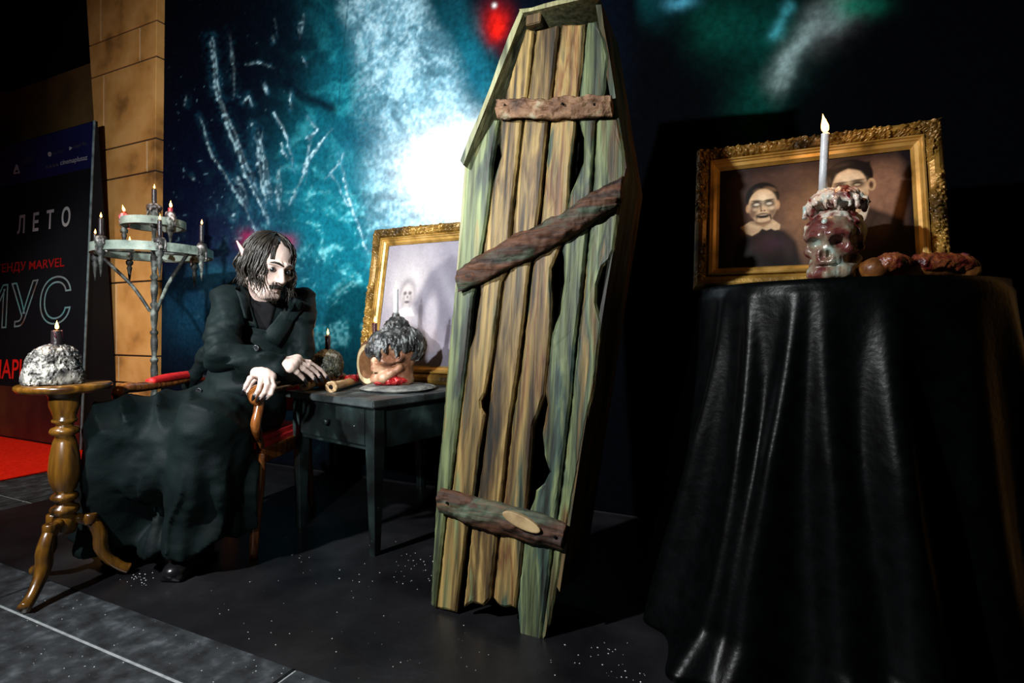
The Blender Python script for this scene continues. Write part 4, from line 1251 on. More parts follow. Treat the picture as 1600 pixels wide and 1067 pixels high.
# bones with meat on the table
M['bonepale'] = noise_mat('sawn bone', [srgb(150, 110, 70), srgb(206, 170, 122), srgb(224, 200, 160)], 18, .45, bump=.2, lo=.3, hi=.7)
M['fleshdark'] = noise_mat('dark dried meat', [srgb(24, 8, 8), srgb(84, 26, 22), srgb(120, 66, 34), srgb(70, 22, 60)], 26, 0.3, bump=0.5, bscale=100, lo=.3, hi=.7)
def bone(label, a, b, r, seed, meat, bm_=None):
    a, b = Vector(a), Vector(b)
    root = empty('meaty_bone', (a.x, a.y, a.z - r)); o0 = root.location
    tag(root, label, 'bone')
    L_ = (b - a).length; d = (b - a).normalized()
    def f(p):
        dd = cap(p, a, b, r * .82, r * .78)
        dd = smin(dd, ell(p, a, (r, r, r)), .02); dd = smin(dd, ell(p, b, (r * 1.15, r * 1.15, r)), .02)
        dd = smax(dd, -((p - A3(a)) @ A3(d) + r * .35), .003)
        return smax(dd, -cap(p, a - d * .05, a + d * .03, r * .34, r * .34), .003) - (fbm(p * 50 + seed, 2, seed) - .5) * .003
    pad = r * 1.8
    lo = np.minimum(A3(a), A3(b)) - pad; hi = np.maximum(A3(a), A3(b)) + pad
    v_, f_ = surfnet(f, lo, hi, .0036)
    mesh('shaft', v_ - A3(o0), f_, bm_ or M['bonepale'], root, True)
    rr = random.Random(seed)
    blobs = [(a + d * L_ * t + Vector((rr.uniform(-.6, .6) * r, rr.uniform(-.6, .4) * r, r * .5)), rr.uniform(.5, .85) * r) for t in meat]
    def g(p):
        dd = None
        for c, q in blobs:
            e = ell(p, c, (q * 1.5, q * 1.4, q))
            dd = e if dd is None else smin(dd, e, .03)
        return dd - (fbm(p * 90 + seed, 3, seed) - .5) * .014
    v_, f_ = surfnet(g, lo - .02, hi + .02, .0036)
    mesh('raw_meat', v_ - A3(o0), f_, M['fleshcut'] if bm_ is None else M['fleshdark'], root, True)
    v_, f_ = tube([a - d * .012, a + d * .02], r * .3, 10)
    mesh('marrow', [Vector(x) - o0 for x in v_], f_, M['wax_black'], root)
    return root
ba, bb_ = tabp(518, 613), tabp(577, 596)
bone('sawn bone with red meat at the front edge of the table', ba + Vector((0, 0, .024)), bb_ + Vector((0, 0, .026)), .024, 21, (.45, .55, .65, .8, .95))
ba, bb_ = tabp(476, 610), tabp(534, 597)
bone('bloody bone under the clawed hand on the table', ba + Vector((0, 0, .022)), bb_ + Vector((0, 0, .024)), .022, 25, (.05, .2, .35, .45, .6, .75, .9))

# skull on the velvet cloth
vb = Vector((0.962, 1.62, VZ + .003))
s4 = skull('skull', 'dark blood-streaked skull on the black velvet cloth', vb, math.radians(-45), 1.10, M['skull_dark'], M['wax_gore'], 31, dict(zc=.225, rx=.066, ry=.07, rz=.036, drips=26, dl=(.01, .035), lump=.012, freq=70))
Vh, Fh = surfnet(lambda p: wax_cap_sdf(p, 33, zc=.168, rx=.062, ry=.080, rz=.033, drips=20, dl=(.02, .055), lump=.007, freq=60), (-.1, -.12, 0), (.1, .12, .22), .0034)
mesh('wax_streaks', Vh * 1.1, Fh, M['wax_gore'], s4, True)
candle(vb + Vector((-0.036, 0, 0.258 * 1.1)), 0.165, 0.0118, M['wax_white'], 'tall white candle on the blood-streaked skull on black velvet', tilt=(0, 0.045), flame_h=0.055, flame_tilt=-0.22, light=1.6)
ab = P(1368, 426, 1.52); bb2 = P(1505, 420, 1.50)
ab.z = VZ + .03; bb2.z = VZ + .03
ab = Vector((1.02, 1.53, VZ + .036)); bb2 = Vector((1.27, 1.515, VZ + .034))
M['bonedark'] = noise_mat('dark stained bone', [srgb(48, 22, 10), srgb(110, 66, 28), srgb(160, 110, 52)], 18, .4, bump=.2, lo=.3, hi=.7)
bone('dark meaty bone lying on velvet at the foot of the tilted frame', bb2, ab, .032, 41, (.08, .2, .32, .44, .56, .68, .8, .92), M['bonedark'])

# ------------------------------------------------------------ turned candle stand on the left
M['varnish'] = wood_mat('varnished turned wood', (srgb(36, 20, 5), srgb(92, 58, 14), srgb(116, 78, 22), srgb(60, 34, 8)), 0.5, 0.28, 2.0, 2, 0.1, 0.6, coat=0.6)
CS = Vector((-1.566, 1.905, 0))
stand = empty('candle_stand', CS)
tag(stand, 'turned wooden tripod candle stand in the left foreground', 'stand')
STZ = 0.712
v_, f_ = lathe([(0.10, STZ - .030), (0.128, STZ - .024), (0.136, STZ - .014), (0.136, STZ - .005), (0.130, STZ)], 48)
mesh('round_top', v_, f_, M['varnish'], stand, True)
prof = [(0.0, .19), (0.03, .19), (0.036, .205), (0.036, .245), (0.030, .255), (0.040, .262), (0.043, .272), (0.040, .282), (0.028, .288), (0.024, .30), (0.036, .306), (0.041, .316), (0.036, .326), (0.026, .332),
        (0.034, .345), (0.045, .38), (0.047, .41), (0.043, .46), (0.034, .51), (0.027, .53), (0.040, .537), (0.044, .547), (0.040, .557), (0.026, .563), (0.024, .572), (0.036, .578), (0.038, .586), (0.032, .592), (0.036, .61), (0.045, .635), (0.046, .66), (0.05, .675), (0.075, .683), (0.0, .684)]
v_, f_ = lathe(prof, 32)
mesh('turned_column', v_, f_, M['varnish'], stand, True)
for k, tgt in enumerate((Vector((-1.54, 1.715, 0)), Vector((-1.41, 2.005, 0)), Vector((-1.745, 1.99, 0)))):
    d = (tgt - CS); R_ = d.length; d.normalize()
    pts = [d * .03 + Vector((0, 0, .235)), d * .075 + Vector((0, 0, .215)), d * .100 + Vector((0, 0, .165)), d * .102 + Vector((0, 0, .12)), d * (R_ * .66) + Vector((0, 0, .075)), d * (R_ * .86) + Vector((0, 0, .035)), d * R_ + Vector((0, 0, .020))]
    n = 22
    v_, f_ = tube(spline(pts, n), lerp_list([.018, .020, .024, .024, .019, .017, .0195], n), 12)
    lg = mesh('cabriole_leg', v_, f_, M['varnish'], stand, True)
    sc = d * .072 + Vector((0, 0, .226))
    v_, f_ = lathe([(0.004, 0), (0.020, 0), (0.023, .008), (0.022, .036), (0.019, .040), (0.005, .040), (.004, .034)], 14)
    mesh('scroll_block', v_ + A3((sc.x, sc.y, sc.z - .02)), f_, M['varnish'], lg, True)
skb = CS + Vector((-0.022, -0.02, STZ))
skull('skull', 'skull crusted with grey white wax on the turned candle stand', skb, math.radians(-25), 0.60, M['bone'], M['wax_grey'], 51, dict(level=.004, spikes=.01, thick=.010, lump=.024, freq=58, vert=.8, mound=((0, .0, .035), (.118, .118, .075))), res=.0036)
candle(skb + Vector((0.010, 0, .118)), 0.068, 0.0155, M['wax_black'], 'thick dark candle on the wax-crusted skull of the stand', flame_h=0.03, light=0.5, melt=M['wax_red'])
# crumbs round the skull on the stand
M['crust'] = M['wax_grey']

# ------------------------------------------------------------ candelabra
M['iron'] = noise_mat('whitewashed dark wood', [srgb(18, 19, 18), srgb(54, 58, 54), srgb(140, 150, 140)], 16, 0.6, bump=0.4, bscale=60, lo=.32, hi=.72)
M['hoop'] = noise_mat('pale green hoop wood', [srgb(74, 86, 78), srgb(118, 132, 120), srgb(150, 160, 148)], 12, 0.65, bump=0.3, bscale=60, lo=.3, hi=.7)
M['wax_candel'] = noise_mat('dripped candelabra wax', [srgb(16, 14, 14), srgb(66, 60, 58), srgb(196, 190, 184)], 30, .45, bump=.5, bscale=90, lo=.34, hi=.7)
CDY = 2.95
CP = Vector(((241 - 800) / F * CDY, CDY, 0))
cand = empty('candelabra', CP)
tag(cand, 'two-tiered hoop candelabra on a turned pole beside the stone pillar', 'candelabra')
def zpx(y, Y=CDY): return CAMH - (y - HOR) / F * Y
prof = [(0.0, 0.0), (.17, 0.0), (.17, .02), (.06, .05), (.022, .08), (.02, .3)]
zz = 0.3
for k in range(7):
    prof += [(.018, zz + .02), (.024, zz + .05), (.026, zz + .09), (.020, zz + .12), (.028, zz + .128), (.028, zz + .14), (.016, zz + .15)]
    zz += .15
ztop = zpx(345)
prof = [p for p in prof if p[1] < ztop] + [(.018, ztop), (.0, ztop + .002)]
prof = [(r * (.68 if z > .06 else 1), z) for r, z in prof]
v_, f_ = lathe(prof, 20, noise=.002, nscale=40)
mesh('turned_pole', v_, f_, M['iron'], cand, True)
def hoop(z, R_, h):
    v_, f_ = [], []
    n = 64
    for i in range(n):
        a = 2 * math.pi * i / n
        for r, dz in ((R_, 0), (R_, h), (R_ - .02, h), (R_ - .02, 0)):
            v_.append((r * math.cos(a), r * math.sin(a), z + dz))
    for i in range(n):
        j = (i + 1) % n
        for k in range(4): f_.append((i * 4 + k, j * 4 + k, j * 4 + (k + 1) % 4, i * 4 + (k + 1) % 4))
    return mesh('hoop', v_, f_, M['hoop'], cand)
R1_, R2_ = 0.282, 0.150
Z1, Z2 = 1.296, 1.452
hoop(Z1, R1_, .045); hoop(Z2, R2_, .040)
for a in (-165, -22, 90):
    c, s_ = math.cos(math.radians(a)), math.sin(math.radians(a))
    pts = [(c * .02, s_ * .02, 1.0), (c * .10, s_ * .10, 1.13), (c * .2, s_ * .2, 1.24), (c * .265, s_ * .265, Z1 + .01)]
    v_, f_ = tube(spline(pts, 14), .009, 8)
    mesh('brace', v_, f_, M['iron'], cand, True)
for z, R_ in ((Z1 + .02, R1_), (Z2 + .018, R2_)):
    for a in (30, 120):
        c, s_ = math.cos(math.radians(a)), math.sin(math.radians(a))
        v_, f_ = tube([(-c * R_, -s_ * R_, z), (c * R_, s_ * R_, z)], .007, 6)
        mesh('spoke', v_, f_, M['iron'], cand)
def holder(x, y, z, spike, seed, wax, h=.075, r=.024):
    """turned cup with a drop finial; wax runs over it"""
    pr = [(0.002, -spike), (.010, -spike * .45), (.014, -spike * .3), (.009, -spike * .22), (.017, -.018), (.019, -.004), (.012, .004), (.018, .014), (.023, .03), (.024, .05), (.019, h - .012), (.022, h - .004), (.022, h)]
    v_, f_ = lathe(pr, 16, x, y, z)
    ho = mesh('candle_cup', v_, f_, M['iron'], cand, True)
    def f(p):
        q = p - A3((x, y, z))
        rr = random.Random(seed)
        d = ell(q, (0, 0, h - .010), (r * 1.05, r * 1.05, .022))
        for k in range(9):
            a = rr.uniform(0, 6.28); L_ = rr.uniform(.02, .075)
            e = (r * .98 * math.cos(a), r * .98 * math.sin(a))
            d = smin(d, cap(q, (e[0] * .7, e[1] * .7, h), (e[0], e[1], h - L_), .0065, .0045), .006)
        return d - (fbm(q * 110 + seed, 2, seed) - .5) * .007
    V2, F2 = surfnet(f, (x - .05, y - .05, z - .03), (x + .05, y + .05, z + h + .03), .0042)
    mesh('wax_runs', V2, F2, wax, ho, True)
low = [(-168, 'leftmost black candle on the lower hoop of the candelabra', .048, M['wax_candel']), (148, 'short black candle behind the leftmost on the lower hoop', .045, M['wax_candel']),
       (-108, 'tall black candle at the front of the lower hoop', .085, M['wax_candel']), (-52, 'thin black candle front right on the lower hoop', .085, M['wax_candel']), (-8, 'rightmost thin candle on the lower hoop of the candelabra', .095, M['wax_candel'])]
for i, (a, lab, h, wx_) in enumerate(low):
    x, y = R1_ * math.cos(math.radians(a)), R1_ * math.sin(math.radians(a))
    holder(x, y, Z1 - .005, .13, 60 + i, wx_, h=.062)
    candle(CP + Vector((x, y, Z1 + .055)), h * 1.15, .0105, M['wax_black'], lab, 'candles on the candelabra', flame_h=.026, light=.16)
x, y = R1_ * math.cos(math.radians(78)), R1_ * math.sin(math.radians(78))
holder(x, y, Z1 - .02, .13, 70, M['wax_candel'], h=.05)
M['wax_pink'] = noise_mat('red and white wax', [srgb(120, 16, 24), srgb(190, 70, 76), srgb(220, 190, 186)], 30, .4, bump=.4, bscale=90)
for a, lab, h, wx_, cm in ((-172, 'stub with red wax on the left of the upper hoop', .020, M['wax_pink'], M['wax_bright']), (-28, 'red candle stub on the right of the upper hoop', .030, M['wax_candel'], M['wax_bright'])):
    x, y = R2_ * math.cos(math.radians(a)), R2_ * math.sin(math.radians(a))
    holder(x, y, Z2 - .012, .10, 80 + int(h * 1000), wx_, h=.075)
    candle(CP + Vector((x, y, Z2 + .062)), h, .012, cm, lab, 'candles on the candelabra', flame_h=.036, light=.22, flame_tilt=-.3 if a < -100 else 0)
holder(0, 0, Z2 + .02, .09, 99, M['wax_candel'], h=.10, r=.036)
candle(CP + Vector((0, 0, Z2 + .115)), .095, .012, M['wax_black'], 'topmost black candle at the centre of the candelabra', 'candles on the candelabra', flame_h=.024, light=.16)

# ------------------------------------------------------------ armchair
M['chairwood'] = wood_mat('glossy brown armchair wood', (srgb(60, 28, 10), srgb(126, 70, 28), srgb(150, 90, 40), srgb(90, 46, 18)), 0.5, 0.25, 3, 2, 0.1, 0.6, coat=0.7)
M['redpad'] = noise_mat('red upholstery', [srgb(150, 8, 10), srgb(190, 14, 16)], 40, .6, bump=.2, bscale=150)
CHR = math.atan2(-0.04, 0.54)
chair = empty('armchair', (-1.238, 2.10, 0), CHR)
tag(chair, 'brown wooden armchair with red padded arms under the seated person', 'armchair')
box('seat', -.215, .215, .10, .56, .40, .46, M['redpad'], chair, .02)
box('seat_rail', -.225, .225, .085, .105, .36, .42, M['chairwood'], chair, .004)
box('seat_rail', -.225, .225, .55, .57, .36, .42, M['chairwood'], chair, .004)
for s_ in (-1, 1):
    box('seat_rail', s_ * .22 - .012, s_ * .22 + .012, .09, .56, .36, .42, M['chairwood'], chair, .004)
    xa = s_ * .271
    n = 22
    pts = spline([(xa, .52, .66), (xa, .40, .675), (xa, .22, .668), (xa, .08, .668), (xa, .0, .672), (xa, -.03, .655), (xa, -.02, .630), (xa, 0.0, .632)], n)
    v_, f_ = tube(pts, lerp_list([.020, .022, .022, .024, .026, .026, .022, .014], n), 12, .85)
    am = mesh('arm', v_, f_, M['chairwood'], chair, True)
    v_, f_ = tube(spline([(xa, .44, .685), (xa, .36, .692), (xa, .22, .690), (xa, .13, .685)], 12), lerp_list([.022, .028, .028, .020], 12), 12, .7)
    mesh('arm_pad', v_, f_, M['redpad'], am, True)
    pts = spline([(xa, .01, .65), (xa - s_ * .0, .0, .60), (xa - s_ * .004, -.015, .54), (xa - s_ * .01, .01, .50), (xa - s_ * .03, .06, .47), (xa - s_ * .05, .10, .43)], 18)
    v_, f_ = tube(pts, lerp_list([.019, .022, .023, .019, .017, .018], 18), 10, .8)
    mesh('arm_support', v_, f_, M['chairwood'], chair, True)
    v_, f_ = tube(spline([(s_ * .215, .10, .40), (s_ * .225, .07, .28), (s_ * .215, .075, .12), (s_ * .215, .06, 0.0)], 14), lerp_list([.026, .028, .018, .016], 14), 12)
    mesh('leg', v_, f_, M['chairwood'], chair, True)
    v_, f_ = tube(spline([(s_ * .20, .56, .44), (s_ * .20, .57, .25), (s_ * .20, .63, 0.0)], 12), lerp_list([.024, .022, .018], 12), 10)
    mesh('leg', v_, f_, M['chairwood'], chair, True)
    v_, f_ = tube(spline([(s_ * .20, .57, .42), (s_ * .19, .60, .7), (s_ * .17, .66, .90)], 12), .02, 10)
    mesh('back_post', v_, f_, M['chairwood'], chair, True)
box('backrest', -.165, .165, .575, .625, .50, .86, M['redpad'], chair, .02)

# ------------------------------------------------------------ the seated person
M['skin'] = attr_mat('pale made-up skin', 0.5, 0.35, 0.08, 60)
M['coat'] = noise_mat('black wool coat with a teal cast', [(0.002, 0.0046, 0.0048), (0.005, 0.0108, 0.0108)], 7, 0.66, bump=0.12, bscale=160, spec=0.12, sheen=0.0)
M['shirt'] = noise_mat('black shirt', [(0.002, 0.002, 0.0025), (0.004, 0.004, 0.005)], 20, 0.85, spec=0.12)
M['hair'] = noise_mat('dark brown wet hair', [(0.006, 0.005, 0.004), (0.022, 0.018, 0.013)], 30, 0.42, spec=0.28)
M['nail'] = noise_mat('black fingernail', [(0.004, 0.005, 0.006), (0.008, 0.009, 0.01)], 20, 0.3)
M['shoe'] = noise_mat('black leather shoe', [(0.004, 0.004, 0.005), (0.01, 0.01, 0.012)], 20, 0.25, spec=.5)
PB = Vector((-1.24, 2.3, 0))
person = empty('person', PB)
tag(person, 'long-haired person in a long black coat seated with one hand on the table', 'person')
def pm(name, v_, f_, mat, parent=None, smooth=True):
    return mesh(name, np.asarray([tuple(x) for x in v_]) - A3(PB), f_, mat, parent or person, smooth)
shR, shL = P(357, 470, 2.27), P(470, 474, 2.42)
elR, wrR = P(347, 553, 2.08), P(436, 573, 2.13)
elL, wrL = Vector((-0.935, 2.40, 0.715)), P(421, 594, 2.16)
pelv, chest = Vector((-1.235, 2.46, 0.56)), P(412, 520, 2.40)
hipR, hipL = Vector((-1.34, 2.45, 0.535)), Vector((-1.14, 2.45, 0.535))
knR, knL = Vector((-1.46, 2.02, 0.55)), Vector((-1.12, 1.98, 0.555))
anR, anL = Vector((-1.50, 2.19, 0.07)), Vector((-1.195, 2.06, 0.07))
# head frame
HC = P(419, 417, 2.22)
ca = math.radians(-36); pitch = math.radians(-17)
hf = Vector((math.cos(ca) * math.cos(pitch), math.sin(ca) * math.cos(pitch), math.sin(pitch)))
hs = Vector((-math.sin(ca), math.cos(ca), 0))                 # towards the far (his left) side
ht = hf.cross(hs); ht = ht if ht.z > 0 else -ht
roll = math.radians(-7)
hs, ht = (hs * math.cos(roll) + ht * math.sin(roll)), (ht * math.cos(roll) - hs * math.sin(roll))
HM = np.array([list(hs), list(hf), list(ht)])
HSC = 1.09
def to_head(p): return (p - A3(HC)) @ HM.T / HSC
def from_head(q): return np.asarray(q) @ HM * HSC + A3(HC)
neckB = (shR + shL) / 2 + Vector((0.0, 0.0, 0.03))
def head_sdf(p):
    q = to_head(p)
    a = np.stack([np.abs(q[:, 0]), q[:, 1], q[:, 2]], 1)
    d = ell(q, (0, -.012, .038), (.073, .094, .080))
    d = smin(d, ell(q, (0, .022, -.030), (.056, .068, .078)), .03)
    d = smin(d, cap(a, (0, .062, -.098), (.018, .058, -.094), .018, .016), .022)
    d = smin(d, cap(a, (.048, -.01, -.062), (.020, .055, -.095), .016, .014), .025)
    d = smin(d, ell(a, (.044, .062, -.018), (.018, .018, .015)), .022)
    d = smin(d, cap(a, (.010, .090, .028), (.042, .076, .026), .009, .008), .014)
    d = smin(d, cap(q, (0, .088, .018), (0, .112, -.028), .0075, .0105), .010)
    d = smin(d, ell(a, (.010, .100, -.031), (.0085, .010, .0075)), .006)
    d = smax(d, -ell(a, (.031, .100, .006), (.020, .022, .013)), .012)
    d = smin(d, ell(a, (.031, .074, .006), (.014, .013, .011)), .004)
    d = smax(d, -ell(a, (.006, .104, -.040), (.003, .006, .003)), .003)
    d = smin(d, cap(a, (0, .0925, -.0585), (.020, .082, -.062), .0052, .0035), .005)
    d = smin(d, cap(a, (0, .0905, -.072), (.017, .082, -.070), .0062, .004), .005)
    d = smax(d, -cap(a, (0, .101, -.0648), (.021, .088, -.0655), .0016, .0012), .002)
    # pointed ears
    d = smin(d, cap(a, (.072, -.008, -.028), (.080, -.022, .018), .010, .012), .008)
    d = smin(d, cap(a, (.080, -.022, .018), (.104, -.066, .060), .013, .003), .010)
    d = smax(d, -ell(a, (.092, -.016, .010), (.010, .010, .022)), .006)
    d = smin(d, cap(p, from_head([[0, -.025, -.06]])[0], A3(neckB + Vector((0, .0, -.02))), .050, .056), .03)
    return d
def skin_colour(v_):
    q = to_head(v_)
    C = np.tile(np.array(srgb(196, 172, 160)), (len(v_), 1))
    ax = np.abs(q[:, 0])
    eye = np.exp(-(((ax - .031) / .021) ** 2 + ((q[:, 2] - .004) / .015) ** 2)) * (q[:, 1] > .05)
    C = C * (1 - .9 * eye[:, None]) + np.array(srgb(34, 20, 24)) * .9 * eye[:, None]
    lip = np.exp(-((q[:, 0] / .021) ** 2 + ((q[:, 2] + .065) / .008) ** 2)) * (q[:, 1] > .07)
    C = C * (1 - .75 * lip[:, None]) + np.array(srgb(84, 34, 34)) * .75 * lip[:, None]
    beard = np.clip(np.exp(-((q[:, 0] / .034) ** 2 + ((q[:, 2] + .050) / .007) ** 2)) + .75 * np.exp(-((q[:, 0] / .03) ** 2 + ((q[:, 2] + .100) / .018) ** 2)), 0, 1) * (q[:, 1] > .04)
    C = C * (1 - .7 * beard[:, None]) + np.array(srgb(40, 28, 22)) * .7 * beard[:, None]
    ear = sm(ax, .074, .09) * (q[:, 2] > -.04)
    C = C * (1 - .5 * ear[:, None]) + np.array(srgb(196, 120, 110)) * .5 * ear[:, None]
    return C
hv, hf_ = surfnet(head_sdf, A3(HC) - .18, A3(HC) + .17, .0038)
# body under the clothes
def body_sdf(p):
    d = cap(p, pelv, chest, .115, .115)
    d = smin(d, cap(p, shR, shL, .05, .05), .05)
    d = smin(d, cap(p, chest, neckB, .10, .045), .04)
    for a, b, c, r1, r2, r3 in ((shR, elR, wrR, .05, .042, .030), (shL, elL, wrL, .05, .042, .030)):
        d = smin(d, cap(p, a, b, r1, r2), .03); d = smin(d, cap(p, b, c, r2, r3), .02)
    for a, b, c in ((hipR, knR, anR), (hipL, knL, anL)):
        d = smin(d, cap(p, a, b, .08, .058), .04); d = smin(d, cap(p, b, c, .056, .036), .03)
    return d
bv, bf = surfnet(body_sdf, (-1.68, 1.88, 0.03), (-.75, 2.68, 1.15), .013)
# hands: finger chains of joints, rooted in the palm
nails = []
def hand(wrist, palm, fingers, thumb, pr=.021):
    def f(p):
        d = cap(p, wrist, palm[0], .027, pr * 1.05)
        for q in palm[1:]: d = smin(d, cap(p, palm[0] * .35 + wrist * .65, q, .024, pr * .92), .014)
        for q0, q1 in zip(palm[:-1], palm[1:]): d = smin(d, cap(p, q0, q1, pr * .85, pr * .80), .010)
        for ch in fingers + [thumb]:
            rs = [.0112, .0098, .0088, .0070]
            e = None
            for i in range(len(ch) - 1):
                c = cap(p, ch[i], ch[i + 1], rs[i], rs[i + 1])
                e = c if e is None else smin(e, c, .003)
            d = smin(d, e, .006)
            for k in (0, 1): d = smin(d, ell(p, ch[k], (rs[k] * 1.06,) * 3), .004)
        return d - (fbm(p * 90, 2, 3) - .5) * .0018
    allp = np.array([list(x) for ch in fingers + [thumb] for x in ch] + [list(wrist)] + [list(q) for q in palm])
    for ch in fingers + [thumb]: nails.append(ch[-2:])
    return surfnet(f, allp.min(0) - .034, allp.max(0) + .034, .0028)
# right hand resting on the bone (little finger nearest the viewer)
hA = []
pa = [P(464, 562, 2.20), P(462, 566, 2.175), P(458, 570, 2.15), P(453.5, 574.5, 2.13)]
fA = [[pa[0], P(483, 566, 2.25), P(501, 578, 2.29), P(511, 590, 2.31)],
      [pa[1], P(481, 571, 2.215), P(494, 581, 2.25), P(501, 591, 2.26)],
      [pa[2], P(474, 576, 2.185), P(486, 585, 2.21), P(492, 593, 2.22)],
      [pa[3], P(464, 581.5, 2.15), P(471, 588, 2.17), P(476, 594, 2.18)]]
tA = [P(444, 569, 2.18), P(460, 569, 2.26), P(476, 578, 2.31), P(487, 587, 2.33)]
h1, hfA = hand(P(430, 573, 2.115), pa, fA, tA)
# left hand closed over the end of the chair arm
pb_ = [P(401, 583, 2.055), P(408, 582.5, 2.045), P(416, 585, 2.04), P(423, 589, 2.045)]
fB = [[pb_[0], P(391, 591, 2.02), P(385, 602, 2.015), P(381, 611, 2.02)],
      [pb_[1], P(408, 596, 2.005), P(404, 609, 2.0), P(398, 619, 2.005)],
      [pb_[2], P(418, 600, 2.0), P(413, 613, 1.995), P(406, 622, 2.005)],
      [pb_[3], P(427, 604, 2.01), P(423, 615, 2.005), P(416, 622, 2.012)]]
tB = [P(400, 590, 2.10), P(391, 600, 2.09), P(388, 610, 2.075), P(389, 618, 2.065)]
h2, hfB = hand(P(421, 588, 2.14), pb_, fB, tB)
def to_list(v_, f_): return [tuple(x) for x in v_], [tuple(x) for x in f_]
V_, F_ = join([to_list(hv, hf_), to_list(bv, bf), to_list(h1, hfA), to_list(h2, hfB)])
body = pm('body', V_, F_, M['skin'])
set_print(body, skin_colour(np.array(V_)))
for a, b in nails:
    d = (b - a).normalized()
    n = 6
    pts = [b - d * .010 + Vector((0, -.002, .002)), b + d * .004 + Vector((0, -.0015, .0015)), b + d * .014, b + d * .023]
    v_, f_ = tube(pts, [.0066, .0072, .0052, .0012], 8)
    pm('fingernail', v_, f_, M['nail'])
for s_ in (-1, 1):
    c = from_head([[s_ * .031, .0815, .0035]])[0]
    v_, f_ = lathe([(0.0005, -.0105), (.006, -.0085), (.0095, -.004), (.0105, 0), (.0095, .004), (.006, .0085), (.0005, .0105)], 14)
    pm('eye', v_ + c, f_, M['nail'])
# coat
foldc = A3((-1.26, 2.28, 0))
def coat_sdf(p):
    z = p[:, 2]
    d = cap(p, pelv, chest, .165, .150)
    d = smin(d, cap(p, shR, shL, .064, .062), .07)
    d = smin(d, cap(p, (shR + shL) / 2 + Vector((0, .05, .0)), neckB + Vector((-.005, .05, .035)), .10, .06), .05)
    # sleeves
    n = fbm(p * np.array([16, 16, 26]), 3, 4) - .5
    sr = smin(cap(p, shR, elR, .068, .062), cap(p, elR, wrR - (wrR - elR).normalized() * .012, .062, .050), .02)
    t = np.clip(((p - A3(shR)) @ A3(elR - shR)) / (elR - shR).length_squared, -.2, 1.5)
    sr = sr - .008 * np.sin(t * 26 + p[:, 0] * 30) * sm(t, .45, .9) - n * .016
    sl = smin(cap(p, shL, elL, .066, .052), cap(p, elL, wrL + (elL - wrL).normalized() * .03, .050, .038), .02) - n * .016
    d = smin(d, sr, .018)
    d = smin(d, sl, .025)
    # coat back falling over the chair behind the near shoulder
    bk = smin(cap(p, shR + Vector((-.01, .07, -.03)), Vector((-1.50, 2.52, .64)), .045, .028), cap(p, shR + Vector((.06, .10, -.06)), Vector((-1.36, 2.58, .60)), .06, .05), .08)
    d = smin(d, bk, .04)
    # skirt over the thighs and knees
    sk = smin(cap(p, hipR, knR, .115, .100), cap(p, hipL, knL, .115, .095), .07)
    sk = smin(sk, cap(p, (hipR + hipL) / 2, Vector((-1.29, 2.06, .50)), .11, .09), .07)
    sk = smin(sk, cap(p, knR + Vector((0, .0, -.01)), Vector((-1.56, 2.12, .02)), .095, .125), .05)
    sk = smin(sk, cap(p, knL + Vector((0, .01, -.01)), Vector((-1.185, 2.06, .05)), .090, .120), .05)
    sk = smin(sk, cap(p, Vector((-1.47, 2.07, .36)), Vector((-1.14, 2.02, .36)), .092, .088), .12)
    sk = smin(sk, cap(p, Vector((-1.54, 2.14, .05)), Vector((-1.18, 2.08, .08)), .115, .11), .12)
    sk = smin(sk, cap(p, Vector((-1.07, 2.08, .52)), Vector((-1.06, 2.14, .14)), .065, .065), .07)
    ph = np.arctan2(p[:, 1] - foldc[1], p[:, 0] - foldc[0])
    low = sm(z, .56, .25)
    pw = ph + .10 * np.sin(z * 6 + 1) + .05 * np.sin(z * 15 + ph * 5)
    f1 = 1.2 - 2.4 * np.abs(np.sin(pw * 7.5 + .6)) ** .7 + .5 * np.sin(pw * 27 + 2.0 + z * 3)
    sk = sk - .014 * low * f1
    lap = sm(z, .50, .60) * sm(p[:, 1], 2.45, 2.2)
    w = (p[:, 0] - -1.22) * .9 + (p[:, 1] - 2.0) * .55 + z * .8
    sk = sk - .011 * lap * (1 - 2 * np.abs(np.sin(w * 21 + 1.8 * np.sin(p[:, 0] * 9))) ** .7) - n * .014
    d = smin(d, sk, .06)
    tor = sm(z, .62, .75)
    d = d - .006 * tor * np.sin((p[:, 0] * .8 + z * 1.1) * 42 + n * 6)
    # opening at the neck
    d = smax(d, -cap(p, neckB + Vector((.03, -.13, .03)), neckB + Vector((.02, -.04, .12)), .052, .075), .02)
    hem = .075 + .05 * sm(p[:, 0], -1.25, -1.0) + .018 * np.sin(ph * 11)
    return smax(d, hem - z, .01)
cv, cf = surfnet(coat_sdf, (-1.74, 1.84, 0.05), (-.72, 2.76, 1.22), .0085)
coat = pm('long_coat', cv, cf, M['coat'])
coat['label'] = 'long black coat with a faint teal sheen'
bvh = BVHTree.FromPolygons([tuple(x) for x in cv], [tuple(int(i) for i in f) for f in cf])
def hit(px, py, off=0.0):
    d = ray(px, py).normalized()
    r = bvh.ray_cast(CAM0, d)
    if r[0] is None: return None
    nn = r[1] if r[1].dot(d) < 0 else -r[1]
    return r[0] + nn * off
